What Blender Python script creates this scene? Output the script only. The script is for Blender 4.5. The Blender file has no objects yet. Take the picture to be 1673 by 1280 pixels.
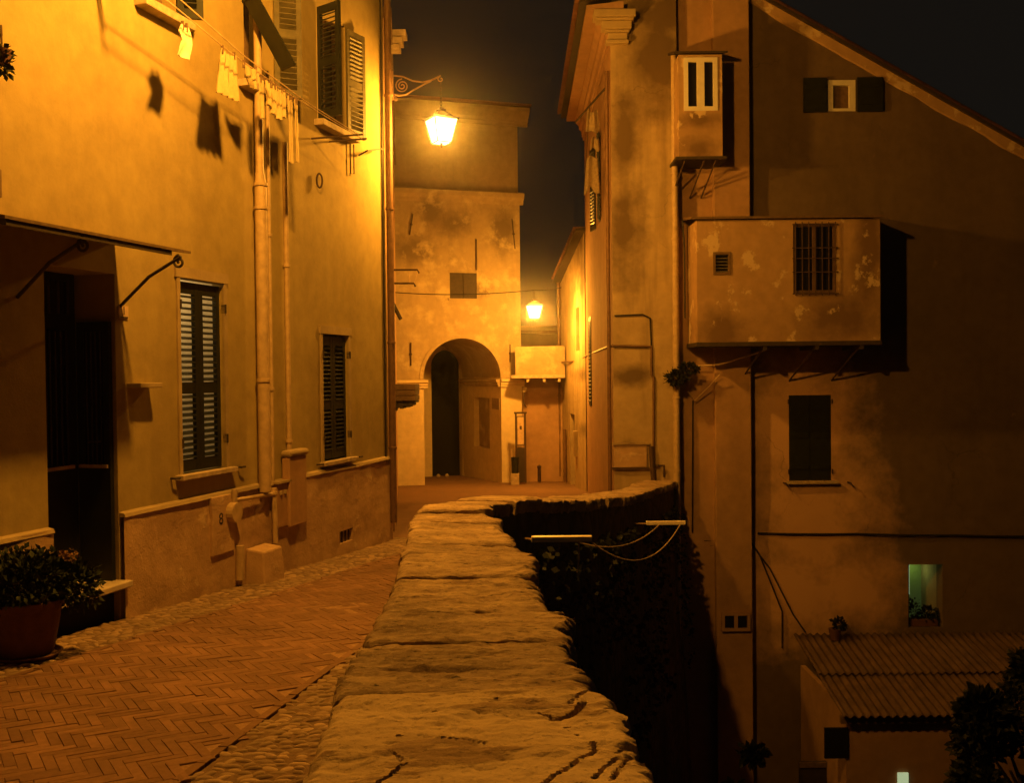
import bpy, bmesh, math, random
from mathutils import Vector, Matrix, noise as mnoise
random.seed(7)
SC = bpy.context.scene
COL = SC.collection
R = math.radians

# ------------------------------------------------------------------ camera
FPX, CXP, CYP = 1627.0, 836.5, 640.0            # focal length and centre in photograph pixels
CAM = Vector((0, 0, 1.65))
pitch, roll = math.atan(30 / FPX), R(0.6)
Fv = Vector((0, math.cos(pitch), -math.sin(pitch)))
R0 = Vector((1, 0, 0)); U0 = R0.cross(Fv)
Rv = R0 * math.cos(roll) - U0 * math.sin(roll)
Uv = R0 * math.sin(roll) + U0 * math.cos(roll)
cd = bpy.data.cameras.new('camera'); cam = bpy.data.objects.new('camera', cd); COL.objects.link(cam)
cd.sensor_width = 36; cd.lens = 36 * FPX / 1673; cd.clip_end = 500; cd.clip_start = 0.05
m = Matrix((Rv, Uv, -Fv)).transposed().to_4x4(); m.translation = CAM
cam.matrix_world = m
SC.camera = cam

# ------------------------------------------------------------------ night sky, exposure, render
W = bpy.data.worlds.new('World'); SC.world = W; W.use_nodes = True
bg = W.node_tree.nodes['Background']
bg.inputs[0].default_value = (0.0062, 0.0052, 0.0041, 1); bg.inputs[1].default_value = 1.0
SC.view_settings.view_transform = 'Standard'; SC.view_settings.look = 'None'
SC.view_settings.gamma = 1; SC.view_settings.exposure = 0.0
SC.cycles.use_denoising = True
SC.cycles.max_bounces = 5; SC.cycles.diffuse_bounces = 3; SC.cycles.glossy_bounces = 2
SC.cycles.use_adaptive_sampling = True; SC.cycles.adaptive_threshold = 0.035
SC.cycles.transparent_max_bounces = 12; SC.cycles.transmission_bounces = 4
SC.cycles.sample_clamp_indirect = 6
HAZE = 0.0019
SODIUM = (1.0, 0.40, 0.034)
P_CORNER, P_FAR, P_NEAR = 2000, 2500, 3700          # watts of the three street lanterns

# ------------------------------------------------------------------ geometry helpers
def ray(px, py):
    return (Fv + Rv * ((px - CXP) / FPX) + Uv * ((CYP - py) / FPX))
def at_y(px, py, Y):
    d = ray(px, py); return CAM + d * ((Y - CAM.y) / d.y)
SLOPE = 0.05
def gz(y): return -SLOPE * y
def on_ground(px, py, h=0):
    d = ray(px, py); t = (h - CAM.z - SLOPE * CAM.y) / (d.z + SLOPE * d.y); return CAM + d * t

class Frame:
    """a vertical facade: u runs along it, d out of it, z up"""
    def __init__(s, o, u, n=None):
        s.o = Vector((o[0], o[1], 0)); s.u = Vector((u[0], u[1], 0)).normalized()
        s.n = Vector((s.u.y, -s.u.x, 0)) if n is None else Vector((n[0], n[1], 0)).normalized()
    def p(s, u, d, z): return s.o + s.u * u + s.n * d + Vector((0, 0, z))
    def px(s, x, y, d=0.0):
        r = ray(x, y); t = (s.o + s.n * d - CAM).dot(s.n) / r.dot(s.n); q = CAM + r * t
        return (q - s.o).dot(s.u), q.z
    def box_px(s, x0, y0, x1, y1, d=0.0):
        a = s.px(x0, y0, d); b = s.px(x1, y0, d); c = s.px(x0, y1, d); e = s.px(x1, y1, d)
        return ((a[0] + c[0]) / 2, (b[0] + e[0]) / 2, (c[1] + e[1]) / 2, (a[1] + b[1]) / 2)   # u0,u1,z0,z1
WORLD = Frame((0, 0), (1, 0), (0, 1))            # u = X, d = Y

class MB:
    def __init__(s): s.v = []; s.f = []; s.sm = False
    def quad(s, *pts):
        i = len(s.v); s.v += [tuple(p) for p in pts]; s.f.append(tuple(range(i, i + len(pts)))); return s
    def box(s, fr, u0, u1, d0, d1, z0, z1):
        c = [fr.p(u, d, z) for z in (z0, z1) for d in (d0, d1) for u in (u0, u1)]
        return s.hexa(c)
    def hexa(s, c):
        i = len(s.v); s.v += [tuple(p) for p in c]
        for f in ((0, 2, 3, 1), (4, 5, 7, 6), (0, 1, 5, 4), (2, 6, 7, 3), (0, 4, 6, 2), (1, 3, 7, 5)):
            s.f.append(tuple(i + k for k in f))
        return s
    def prism(s, base, off):
        n = len(base); i = len(s.v); off = Vector(off)
        s.v += [tuple(p) for p in base] + [tuple(Vector(p) + off) for p in base]
        s.f.append(tuple(i + k for k in reversed(range(n)))); s.f.append(tuple(i + n + k for k in range(n)))
        for k in range(n):
            l = (k + 1) % n; s.f.append((i + k, i + l, i + n + l, i + n + k))
        return s
    def tube(s, pts, r, seg=8, close=True):
        pts = [Vector(p) for p in pts]; rs = r if isinstance(r, (list, tuple)) else [r] * len(pts)
        i = len(s.v); n = len(pts); prev = None
        for k, p in enumerate(pts):
            t = (pts[min(k + 1, n - 1)] - pts[max(k - 1, 0)]).normalized()
            if prev is None:
                a = Vector((0, 0, 1)) if abs(t.z) < 0.9 else Vector((1, 0, 0))
                x = t.cross(a).normalized()
            else:
                x = (prev - t * prev.dot(t)).normalized()
            prev = x; y = t.cross(x)
            for q in range(seg):
                a = 2 * math.pi * q / seg
                s.v.append(tuple(p + (x * math.cos(a) + y * math.sin(a)) * rs[k]))
        for k in range(n - 1):
            for q in range(seg):
                w = (q + 1) % seg
                s.f.append((i + k * seg + q, i + k * seg + w, i + (k + 1) * seg + w, i + (k + 1) * seg + q))
        if close:
            s.f.append(tuple(i + q for q in reversed(range(seg)))); s.f.append(tuple(i + (n - 1) * seg + q for q in range(seg)))
        s.sm = True; return s
    def lathe(s, c, prof, seg=20, ang0=0.0, ang1=2 * math.pi):
        """prof: (radius, z) pairs, bottom to top"""
        c = Vector(c); i = len(s.v); full = abs(ang1 - ang0 - 2 * math.pi) < 1e-6
        cols = seg if full else seg + 1
        for r, z in prof:
            for q in range(cols):
                a = ang0 + (ang1 - ang0) * q / seg
                s.v.append((c.x + r * math.cos(a), c.y + r * math.sin(a), c.z + z))
        for k in range(len(prof) - 1):
            for q in range(seg):
                w = (q + 1) % cols
                s.f.append((i + k * cols + q, i + k * cols + w, i + (k + 1) * cols + w, i + (k + 1) * cols + q))
        s.sm = True; return s
    def grid(s, nu, nv, fn):
        i = len(s.v)
        for b in range(nv + 1):
            for a in range(nu + 1): s.v.append(tuple(fn(a / nu, b / nv)))
        for b in range(nv):
            for a in range(nu):
                q = i + b * (nu + 1) + a; s.f.append((q, q + 1, q + nu + 2, q + nu + 1))
        return s
    def mesh(s, name, smooth=None):
        me = bpy.data.meshes.new(name); me.from_pydata(s.v, [], s.f); me.update()
        if (s.sm if smooth is None else smooth):
            for p in me.polygons: p.use_smooth = True
            try: me.set_sharp_from_angle(angle=R(38))
            except Exception: pass
        return me
    def build(s, name, mat, parent=None, smooth=None, bevel=0):
        o = bpy.data.objects.new(name, s.mesh(name, smooth)); COL.objects.link(o)
        if mat is not None: o.data.materials.append(mat)
        if bevel:
            b = o.modifiers.new('bevel', 'BEVEL'); b.width = bevel; b.segments = 2; b.limit_method = 'ANGLE'
        if parent is not None: adopt(o, parent)
        return o

def world_m(o):
    mm = o.matrix_basis.copy()
    if o.parent is not None: mm = world_m(o.parent) @ o.matrix_parent_inverse @ mm
    return mm
def adopt(o, parent):
    o.parent = parent; o.matrix_parent_inverse = world_m(parent).inverted()
def tag(o, label, cat, group=None, kind=None):
    if label: o['label'] = label
    if cat: o['category'] = cat
    if group: o['group'] = group
    if kind: o['kind'] = kind
    return o
def thing(name, loc, label, cat, group=None):
    e = bpy.data.objects.new(name, None); COL.objects.link(e); e.empty_display_size = 0.2
    e.location = loc; return tag(e, label, cat, group)
def struct(o): o['kind'] = 'structure'; return o
def inst(name, me, mat4, parent):
    o = bpy.data.objects.new(name, me); COL.objects.link(o); o.matrix_basis = mat4
    if parent is not None: adopt(o, parent)
    return o
def nz(x, y, z, s=1.0): return mnoise.noise(Vector((x * s, y * s, z * s)))
def fbm(x, y, z, s=1.0, o=4):
    return mnoise.fractal(Vector((x * s, y * s, z * s)), 1.0, 2.0, o)

# ------------------------------------------------------------------ materials
def nodes(name):
    m_ = bpy.data.materials.new(name); m_.use_nodes = True
    nt = m_.node_tree; b = nt.nodes['Principled BSDF']; return m_, nt, b
def N(nt, t, **kw):
    n = nt.nodes.new(t)
    for k, v in kw.items():
        if k in n.inputs: n.inputs[k].default_value = v
        else: setattr(n, k, v)
    return n
def c4(c): return (c[0], c[1], c[2], 1)
def ramp(nt, src, p0, p1, c0=(0, 0, 0), c1=(1, 1, 1)):
    r = nt.nodes.new('ShaderNodeValToRGB'); e = r.color_ramp.elements
    e[0].position = p0; e[1].position = p1; e[0].color = c4(c0); e[1].color = c4(c1)
    nt.links.new(src, r.inputs[0]); return r.outputs[0]
def mix(nt, fac, a, b, mode='MIX'):
    x = nt.nodes.new('ShaderNodeMixRGB'); x.blend_type = mode
    for i, v in ((0, fac), (1, a), (2, b)):
        if hasattr(v, 'is_linked') or hasattr(v, 'links'): nt.links.new(v, x.inputs[i])
        else: x.inputs[i].default_value = v if i == 0 else c4(v)
    return x.outputs[0]
def tex(nt, scale, detail=4, rough=0.6, stretch=(1, 1, 1), off=(0, 0, 0), obj=False):
    g = nt.nodes.new('ShaderNodeTexCoord') if obj else nt.nodes.new('ShaderNodeNewGeometry')
    mp = nt.nodes.new('ShaderNodeMapping'); mp.inputs['Scale'].default_value = stretch; mp.inputs['Location'].default_value = off
    nt.links.new(g.outputs['Object' if obj else 'Position'], mp.inputs[0])
    t = N(nt, 'ShaderNodeTexNoise', Scale=scale, Detail=detail, Roughness=rough)
    nt.links.new(mp.outputs[0], t.inputs['Vector']); return t.outputs[0]
def bump(nt, b, src, strength, dist=0.02):
    bm = N(nt, 'ShaderNodeBump', Strength=strength, Distance=dist); nt.links.new(src, bm.inputs['Height'])
    prev = b.inputs['Normal']
    if prev.is_linked: nt.links.new(prev.links[0].from_socket, bm.inputs['Normal'])
    nt.links.new(bm.outputs[0], b.inputs['Normal'])

def plaster(name, base, dark, light=None, big=0.55, patch=None, streak=0.35, grit=1.0, off=(0, 0, 0), dark_lo=0.45, dark_hi=0.68, blobs=(), blob_col=None, crack=0.0):
    """old lime plaster: cloudy stains, rain streaks, patches where the coat is lost, fine grit"""
    m_, nt, b = nodes(name)
    cloud = ramp(nt, tex(nt, big, 6, 0.62, off=off), dark_lo, dark_hi)
    c = mix(nt, cloud, base, dark)
    c = mix(nt, 0.5, c, mix(nt, ramp(nt, tex(nt, 5.5, 5, 0.65, off=off), 0.3, 0.72), [x * 0.72 for x in base], [min(1, x * 1.18) for x in base]))
    if streak:
        sn = ramp(nt, tex(nt, 3.2, 4, 0.6, (1, 1, 0.09), off), 0.5, 0.74)
        sm_ = N(nt, 'ShaderNodeMath', operation='MULTIPLY'); nt.links.new(sn, sm_.inputs[0]); sm_.inputs[1].default_value = streak
        c = mix(nt, sm_.outputs[0], c, dark)
    if blobs:                                               # stains and paler areas, each set at its own spot on this wall
        g = nt.nodes.new('ShaderNodeNewGeometry'); acc = None
        for q, rx, rz in blobs:
            v1 = N(nt, 'ShaderNodeVectorMath', operation='SUBTRACT'); nt.links.new(g.outputs['Position'], v1.inputs[0]); v1.inputs[1].default_value = q
            v2 = N(nt, 'ShaderNodeVectorMath', operation='MULTIPLY'); nt.links.new(v1.outputs[0], v2.inputs[0]); v2.inputs[1].default_value = (1 / rx, 0.0, 1 / rz)
            v3 = N(nt, 'ShaderNodeVectorMath', operation='LENGTH'); nt.links.new(v2.outputs[0], v3.inputs[0])
            if acc is None: acc = v3.outputs['Value']
            else:
                mn = N(nt, 'ShaderNodeMath', operation='MINIMUM'); nt.links.new(acc, mn.inputs[0]); nt.links.new(v3.outputs['Value'], mn.inputs[1]); acc = mn.outputs[0]
        w_ = N(nt, 'ShaderNodeMath', operation='MULTIPLY_ADD'); nt.links.new(tex(nt, 1.9, 7, 0.68, off=off), w_.inputs[0]); w_.inputs[1].default_value = 1.7; nt.links.new(acc, w_.inputs[2])
        h_ = N(nt, 'ShaderNodeMath', operation='MULTIPLY'); nt.links.new(w_.outputs[0], h_.inputs[0]); h_.inputs[1].default_value = 0.5
        c = mix(nt, ramp(nt, h_.outputs[0], 0.60, 0.98), mix(nt, 0.92, c, blob_col or dark), c)
    if light is not None:
        lo, hi = patch or (0.58, 0.61)
        pm = ramp(nt, tex(nt, 2.1, 7, 0.66, off=(off[0] + 7, off[1], off[2] + 3)), lo, hi)
        c = mix(nt, pm, c, light)
        bump(nt, b, pm, 0.35, 0.01)
    if crack:
        gp = nt.nodes.new('ShaderNodeNewGeometry'); wv = N(nt, 'ShaderNodeVectorMath', operation='MULTIPLY_ADD'); tn = nt.nodes.new('ShaderNodeTexNoise'); tn.inputs['Scale'].default_value = 2.4; tn.inputs['Detail'].default_value = 5
        nt.links.new(gp.outputs['Position'], tn.inputs['Vector']); nt.links.new(tn.outputs['Color'], wv.inputs[0]); wv.inputs[1].default_value = (.9, .9, .9); nt.links.new(gp.outputs['Position'], wv.inputs[2])
        vc = N(nt, 'ShaderNodeTexVoronoi', Scale=0.55); vc.feature = 'DISTANCE_TO_EDGE'; nt.links.new(wv.outputs[0], vc.inputs['Vector'])
        ck = ramp(nt, vc.outputs['Distance'], 0.001, 0.006, (crack, crack, crack), (0, 0, 0)); ckm = mix(nt, 1.0, ck, ramp(nt, tex(nt, 0.8, 3, 0.5, off=(off[0] + 3, off[1], off[2])), 0.54, 0.66), 'MULTIPLY')
        c = mix(nt, ckm, c, [x * 0.35 for x in dark]); 
    nt.links.new(c, b.inputs['Base Color']); b.inputs['Roughness'].default_value = 0.92
    b.inputs['Specular IOR Level'].default_value = 0.15
    bump(nt, b, tex(nt, 3.0, 6, 0.62, off=off), 0.35 * grit, 0.03)
    bump(nt, b, tex(nt, 55, 3, 0.6), 0.28 * grit, 0.006)
    return m_
def simple(name, col, rough=0.7, metal=0.0, var=0.25, scale=9, bmp=0.15, spec=0.3, obj=False, bd=0.008):
    m_, nt, b = nodes(name)
    t = tex(nt, scale, 5, 0.6, obj=obj)
    c = mix(nt, ramp(nt, t, 0.3, 0.7), [x * (1 - var) for x in col], [min(1, x * (1 + var)) for x in col])
    nt.links.new(c, b.inputs['Base Color']); b.inputs['Roughness'].default_value = rough; b.inputs['Metallic'].default_value = metal
    b.inputs['Specular IOR Level'].default_value = spec
    if bmp: bump(nt, b, t, bmp, bd)
    return m_
def piece(name, col, col2, rough=0.9, scale=30, bmp=0.3):
    """bricks, cobbles: every piece takes its own tone"""
    m_, nt, b = nodes(name)
    oi = nt.nodes.new('ShaderNodeObjectInfo'); gi = nt.nodes.new('ShaderNodeNewGeometry')
    a = N(nt, 'ShaderNodeMath', operation='ADD'); nt.links.new(oi.outputs['Random'], a.inputs[0]); nt.links.new(gi.outputs['Random Per Island'], a.inputs[1])
    fr = N(nt, 'ShaderNodeMath', operation='FRACT'); nt.links.new(a.outputs[0], fr.inputs[0])
    c = mix(nt, fr.outputs[0], col, col2)
    t = tex(nt, scale, 5, 0.65)
    c = mix(nt, ramp(nt, tex(nt, 1.3, 5, 0.6), 0.42, 0.7), c, [x * 0.55 for x in col])
    c = mix(nt, ramp(nt, t, 0.3, 0.75), mix(nt, 1.0, c, (0.72, 0.72, 0.72), 'MULTIPLY'), c)
    nt.links.new(c, b.inputs['Base Color']); b.inputs['Roughness'].default_value = rough; b.inputs['Specular IOR Level'].default_value = 0.25
    bump(nt, b, t, bmp, 0.006); return m_
def emit(name, col, strength):
    m_, nt, b = nodes(name); b.inputs['Base Color'].default_value = c4([min(1, x) for x in col])
    b.inputs['Emission Color'].default_value = c4(col); b.inputs['Emission Strength'].default_value = strength; return m_

M = {}
def bl(Y, *l): return [(at_y(x, y, Y), rx * Y / FPX, rz * Y / FPX) for x, y, rx, rz in l]
M['ochre'] = plaster('ochre_plaster', (0.385, 0.30, 0.125), (0.25, 0.185, 0.08), streak=0.4, big=0.9, dark_lo=0.42, dark_hi=0.72, grit=0.8)
M['plinth'] = plaster('plinth_render', (0.5, 0.34, 0.21), (0.32, 0.21, 0.13), light=(0.58, 0.43, 0.27), patch=(0.6, 0.66), grit=2.4, streak=0.3, big=1.2)
M['band'] = plaster('pale_band', (0.41, 0.32, 0.18), (0.27, 0.2, 0.12), streak=0.2)
M['church'] = plaster('church_plaster', (0.40, 0.305, 0.18), (0.17, 0.125, 0.075), light=(0.5, 0.4, 0.24), patch=(0.52, 0.66), big=0.42, streak=0.3, off=(2, 0, 5.3), dark_lo=0.5, dark_hi=0.8, blobs=bl(27.6, (705, 345, 28, 32), (670, 410, 50, 28), (735, 365, 40, 26), (820, 375, 26, 45), (700, 250, 60, 40), (790, 470, 22, 18)))
M['church_up'] = plaster('church_upper_plaster', (0.40, 0.3, 0.18), (0.24, 0.18, 0.11), big=0.6, streak=0.4, off=(6, 0, 1.3), dark_lo=0.42, dark_hi=0.7)
M['church_pale'] = plaster('church_pale_dado', (0.68, 0.55, 0.34), (0.5, 0.38, 0.22), streak=0.15, big=0.5, dark_lo=0.5, dark_hi=0.85)
M['palazzo'] = plaster('palazzo_plaster', (0.44, 0.33, 0.185), (0.12, 0.08, 0.048), big=0.6, streak=0.55, crack=0.55, off=(3.4, 0, 1.1), dark_lo=0.5, dark_hi=0.75, blobs=bl(17, (1075, 90, 60, 110), (1022, 215, 30, 90), (1020, 380, 45, 110), (1090, 20, 80, 60), (1030, 615, 50, 22), (1030, 745, 40, 25)))
M['pinkish'] = plaster('rose_plaster', (0.42, 0.26, 0.15), (0.27, 0.165, 0.095), big=0.6, streak=0.3)
M['box'] = plaster('flaking_plaster', (0.44, 0.29, 0.16), (0.33, 0.21, 0.11), light=(0.58, 0.44, 0.265), patch=(0.57, 0.61), big=0.8, streak=0.5, off=(9, 0, 2.6), blobs=bl(16.25, (1370, 520, 80, 50), (1180, 540, 60, 40), (1420, 420, 30, 120), (1140, 240, 40, 22), (1150, 190, 40, 16)), blob_col=(0.17, 0.105, 0.058))
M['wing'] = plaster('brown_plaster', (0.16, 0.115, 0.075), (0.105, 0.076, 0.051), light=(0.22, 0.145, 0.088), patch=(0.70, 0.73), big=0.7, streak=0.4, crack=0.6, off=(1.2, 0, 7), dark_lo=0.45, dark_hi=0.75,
                    blobs=bl(17.22, (1310, 700, 130, 170), (1330, 850, 130, 160), (1290, 960, 130, 130), (1400, 960, 90, 90)), blob_col=(0.62, 0.38, 0.22))  # much paler, redder area low on the dark base
M['green'] = simple('dark_green_paint', (0.014, 0.0165, 0.011), 0.5, var=0.3, bmp=0.1)
M['green_pale'] = simple('pale_green_paint', (0.11, 0.095, 0.05), 0.6, var=0.3)  # a paler green for some leaves, slats and a curtain
M['ironb'] = simple('black_iron', (0.06, 0.045, 0.034), 0.6, 0.3, bmp=0.2)
M['iron_lit'] = simple('lit_look_iron', (0.3, 0.19, 0.11), 0.7, 0.0, bmp=0.2)  # brightness put into the iron colour so brackets and arms read as lit
M['iron'] = simple('rusty_iron', (0.075, 0.045, 0.03), 0.75, 0.2, bmp=0.3)
M['zinc'] = simple('painted_pipe', (0.45, 0.33, 0.19), 0.55, var=0.2)
M['copper'] = simple('brown_pipe', (0.16, 0.09, 0.05), 0.6, 0.2)
M['wood'] = simple('dark_wood', (0.05, 0.036, 0.024), 0.7, scale=14)
M['planks'] = simple('weathered_wood', (0.15, 0.095, 0.055), 0.8, scale=16, bmp=0.4)
M['white'] = simple('white_frame_paint', (0.72, 0.68, 0.58), 0.5, var=0.08)
M['glass'] = simple('dark_glass', (0.012, 0.012, 0.012), 0.08, var=0, bmp=0, spec=0.7)
M['void'] = simple('dark_interior', (0.012, 0.010, 0.008), 0.9, bmp=0)
M['stone'] = simple('ledge_stone', (0.42, 0.33, 0.22), 0.9, scale=12, bmp=0.4, bd=0.02)
M['marble'] = simple('worn_marble_step', (0.5, 0.42, 0.32), 0.6, scale=6)
M['terra'] = simple('terracotta', (0.12, 0.055, 0.033), 0.85, scale=12)
M['soil'] = simple('potting_soil', (0.03, 0.022, 0.015), 1.0, scale=60, bmp=0.5)
M['leaf'] = simple('dark_leaf', (0.022, 0.032, 0.012), 0.75, var=0.4, scale=20)
M['ivy'] = simple('ivy_leaf', (0.008, 0.011, 0.005), 0.6, var=0.5, scale=12)
M['straw'] = simple('dry_flower', (0.22, 0.12, 0.06), 0.9)
M['cloth'] = simple('white_cotton', (0.78, 0.74, 0.62), 0.9, var=0.06, scale=40, bmp=0.1)
M['cream'] = simple('cream_cotton', (0.46, 0.36, 0.18), 0.9, var=0.1, scale=40, bmp=0.1)
M['cord'] = simple('pale_cord', (0.55, 0.4, 0.24), 0.8, bmp=0)
M['cable'] = simple('black_cable', (0.02, 0.016, 0.013), 0.6, bmp=0)
M['rtile'] = piece('roof_tile', (0.26, 0.12, 0.07), (0.16, 0.08, 0.05), scale=16)
M['brick'] = piece('paving_brick', (0.30, 0.165, 0.098), (0.19, 0.102, 0.06), scale=26)
M['mortar'] = simple('sandy_joint', (0.27, 0.165, 0.098), 1.0, scale=40, bmp=0.4)
M['bed'] = simple('cobble_bed', (0.15, 0.095, 0.06), 1.0, scale=40, bmp=0.4)
M['cobble'] = piece('sea_cobble', (0.46, 0.32, 0.195), (0.2, 0.13, 0.08), scale=22, rough=0.75)
M['street'] = plaster('street_surface', (0.22, 0.13, 0.08), (0.15, 0.09, 0.055), big=0.8, streak=0, grit=1.6)
M['earth'] = simple('dark_earth', (0.035, 0.028, 0.02), 1.0, scale=3, bmp=0.5, bd=0.1)
M['steel'] = simple('white_enamel_rail', (0.72, 0.62, 0.45), 0.4, 0.0, var=0.05)
M['corr'] = simple('corrugated_sheet', (0.12, 0.075, 0.048), 0.8, var=0.35, scale=4, bmp=0.2)
M['paper'] = simple('yellowed_paper', (0.55, 0.4, 0.26), 0.8)
M['plaque'] = simple('stone_plaque', (0.30, 0.22, 0.14), 0.8)
M['lit_green'] = emit('greenish_room', (0.25, 0.36, 0.10), 0.05)
M['lit_white'] = emit('lit_strip', (0.65, 0.85, 0.5), 0.5)
M['fabric_dark'] = simple('dark_fabric', (0.06, 0.05, 0.04), 0.95)

def slab_mat():
    m_, nt, b = nodes('slate_coping')
    st = tex(nt, 9, 9, 0.72, (0.45, 1.5, 1.0))
    c = mix(nt, ramp(nt, st, 0.34, 0.66), (0.34, 0.22, 0.13), (0.68, 0.5, 0.3))
    c = mix(nt, ramp(nt, tex(nt, 2.6, 8, 0.68, off=(3, 1, 0)), 0.44, 0.62), c, mix(nt, 0.6, c, (0.13, 0.08, 0.048)))
    c = mix(nt, ramp(nt, tex(nt, 70, 6, 0.75), 0.54, 0.70), c, (0.58, 0.46, 0.29))
    c = mix(nt, ramp(nt, tex(nt, 34, 7, 0.75, (0.6, 1.6, 1), (0, 5, 0)), 0.55, 0.66), c, (0.07, 0.045, 0.028))
    nt.links.new(c, b.inputs['Base Color']); b.inputs['Roughness'].default_value = 0.85; b.inputs['Specular IOR Level'].default_value = 0.3
    bump(nt, b, st, 0.6, 0.02); bump(nt, b, tex(nt, 46, 9, 0.75, (0.7, 1.4, 1)), 1.0, 0.012); bump(nt, b, tex(nt, 160, 6, 0.7), 0.6, 0.004); return m_
def mortar_cap_mat():
    m_, nt, b = nodes('mortar_cap')
    n1 = tex(nt, 2.6, 7, 0.62, (0.8, 1.6, 1), (1.3, 0.4, 0))
    c = mix(nt, ramp(nt, n1, 0.4, 0.62), (0.64, 0.49, 0.29), (0.54, 0.40, 0.23))
    pm = ramp(nt, tex(nt, 3.4, 8, 0.66, (0.8, 1.7, 1), (4.2, 2.0, 0)), 0.54, 0.60)
    c = mix(nt, pm, c, (0.32, 0.215, 0.125))
    c = mix(nt, ramp(nt, tex(nt, 60, 6, 0.75), 0.56, 0.7), c, (0.17, 0.11, 0.065))
    c = mix(nt, ramp(nt, tex(nt, 110, 4, 0.7), 0.58, 0.72), c, (0.56, 0.43, 0.26))
    nt.links.new(c, b.inputs['Base Color']); b.inputs['Roughness'].default_value = 0.9; b.inputs['Specular IOR Level'].default_value = 0.2
    bump(nt, b, pm, 0.5, 0.008); bump(nt, b, tex(nt, 36, 9, 0.72), 0.7, 0.008); bump(nt, b, tex(nt, 170, 5, 0.7), 0.5, 0.003); bump(nt, b, n1, 0.35, 0.02); return m_
M['slab'] = slab_mat(); M['cap'] = mortar_cap_mat()
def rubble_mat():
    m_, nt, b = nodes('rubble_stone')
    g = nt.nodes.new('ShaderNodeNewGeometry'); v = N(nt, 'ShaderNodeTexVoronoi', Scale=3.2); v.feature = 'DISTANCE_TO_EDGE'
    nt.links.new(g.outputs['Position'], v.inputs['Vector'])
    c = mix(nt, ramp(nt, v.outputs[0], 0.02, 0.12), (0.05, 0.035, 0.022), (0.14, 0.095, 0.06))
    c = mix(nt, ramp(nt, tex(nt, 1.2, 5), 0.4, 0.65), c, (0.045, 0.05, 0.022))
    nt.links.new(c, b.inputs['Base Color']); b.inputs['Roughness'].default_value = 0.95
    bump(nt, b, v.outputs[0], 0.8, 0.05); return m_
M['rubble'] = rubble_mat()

# ------------------------------------------------------------------ facade builder
def cuts(lo, hi, marks, step):
    pts = sorted({round(x, 4) for x in ([lo, hi] + [q for q in marks if lo < q < hi])}); out = []
    for a, b in zip(pts, pts[1:]):
        n = max(1, int(math.ceil((b - a) / step)))
        out += [a + (b - a) * k / n for k in range(n)]
    return out + [hi]
def wall(name, fr, u0, u1, z0, z1, openings, mat, parent, depth=0.25, step=0.35, wob=0.012, seed=0.0, top=None, thick=0.0, d=0.0):
    """a plastered face with real openings and their reveals; old walls are never flat, so it undulates a little"""
    us = cuts(u0, u1, [x for o in openings for x in o[:2]], step); zs = cuts(z0, z1, [x for o in openings for x in o[2:4]], step)
    edge_u = {round(x, 4) for o in openings for x in o[:2]} | {round(u0, 4), round(u1, 4)}
    edge_z = {round(x, 4) for o in openings for x in o[2:4]}
    mb = MB(); idx = {}
    def vert(i, j):
        if (i, j) not in idx:
            u, z = us[i], zs[j]; q = fr.p(u, 0, z)
            w = 0 if (round(u, 4) in edge_u or round(z, 4) in edge_z) else wob * (nz(q.x + seed, q.y, q.z, 0.9) + 0.5 * nz(q.x, q.y + seed, q.z, 2.3))
            zz = z if top is None else min(z, top(u))
            idx[(i, j)] = len(mb.v); mb.v.append(tuple(fr.p(u, d + w, zz)))
        return idx[(i, j)]
    for i in range(len(us) - 1):
        for j in range(len(zs) - 1):
            uc, zc = (us[i] + us[i + 1]) / 2, (zs[j] + zs[j + 1]) / 2
            if any(o[0] < uc < o[1] and o[2] < zc < o[3] for o in openings): continue
            if top is not None and zs[j] >= max(top(us[i]), top(us[i + 1])): continue
            mb.f.append((vert(i, j), vert(i + 1, j), vert(i + 1, j + 1), vert(i, j + 1)))
    for o in openings:
        a, b, c, e = o[:4]; dp = o[4] if len(o) > 4 else depth
        for (p, q) in (((a, c), (a, e)), ((b, e), (b, c)), ((a, e), (b, e)), ((b, c), (a, c))):
            mb.quad(fr.p(p[0], d, p[1]), fr.p(q[0], d, q[1]), fr.p(q[0], d - dp, q[1]), fr.p(p[0], d - dp, p[1]))
    if thick:
        mb.quad(fr.p(u0, d, z0), fr.p(u0, d, z1), fr.p(u0, d - thick, z1), fr.p(u0, d - thick, z0))
        mb.quad(fr.p(u1, d, z0), fr.p(u1, d - thick, z0), fr.p(u1, d - thick, z1), fr.p(u1, d, z1))
        mb.quad(fr.p(u0, d, z1), fr.p(u1, d, z1), fr.p(u1, d - thick, z1), fr.p(u0, d - thick, z1))
        mb.quad(fr.p(u0, d - thick, z0), fr.p(u0, d - thick, z1), fr.p(u1, d - thick, z1), fr.p(u1, d - thick, z0))
    return mb.build(name, mat, parent, smooth=True)

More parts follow.
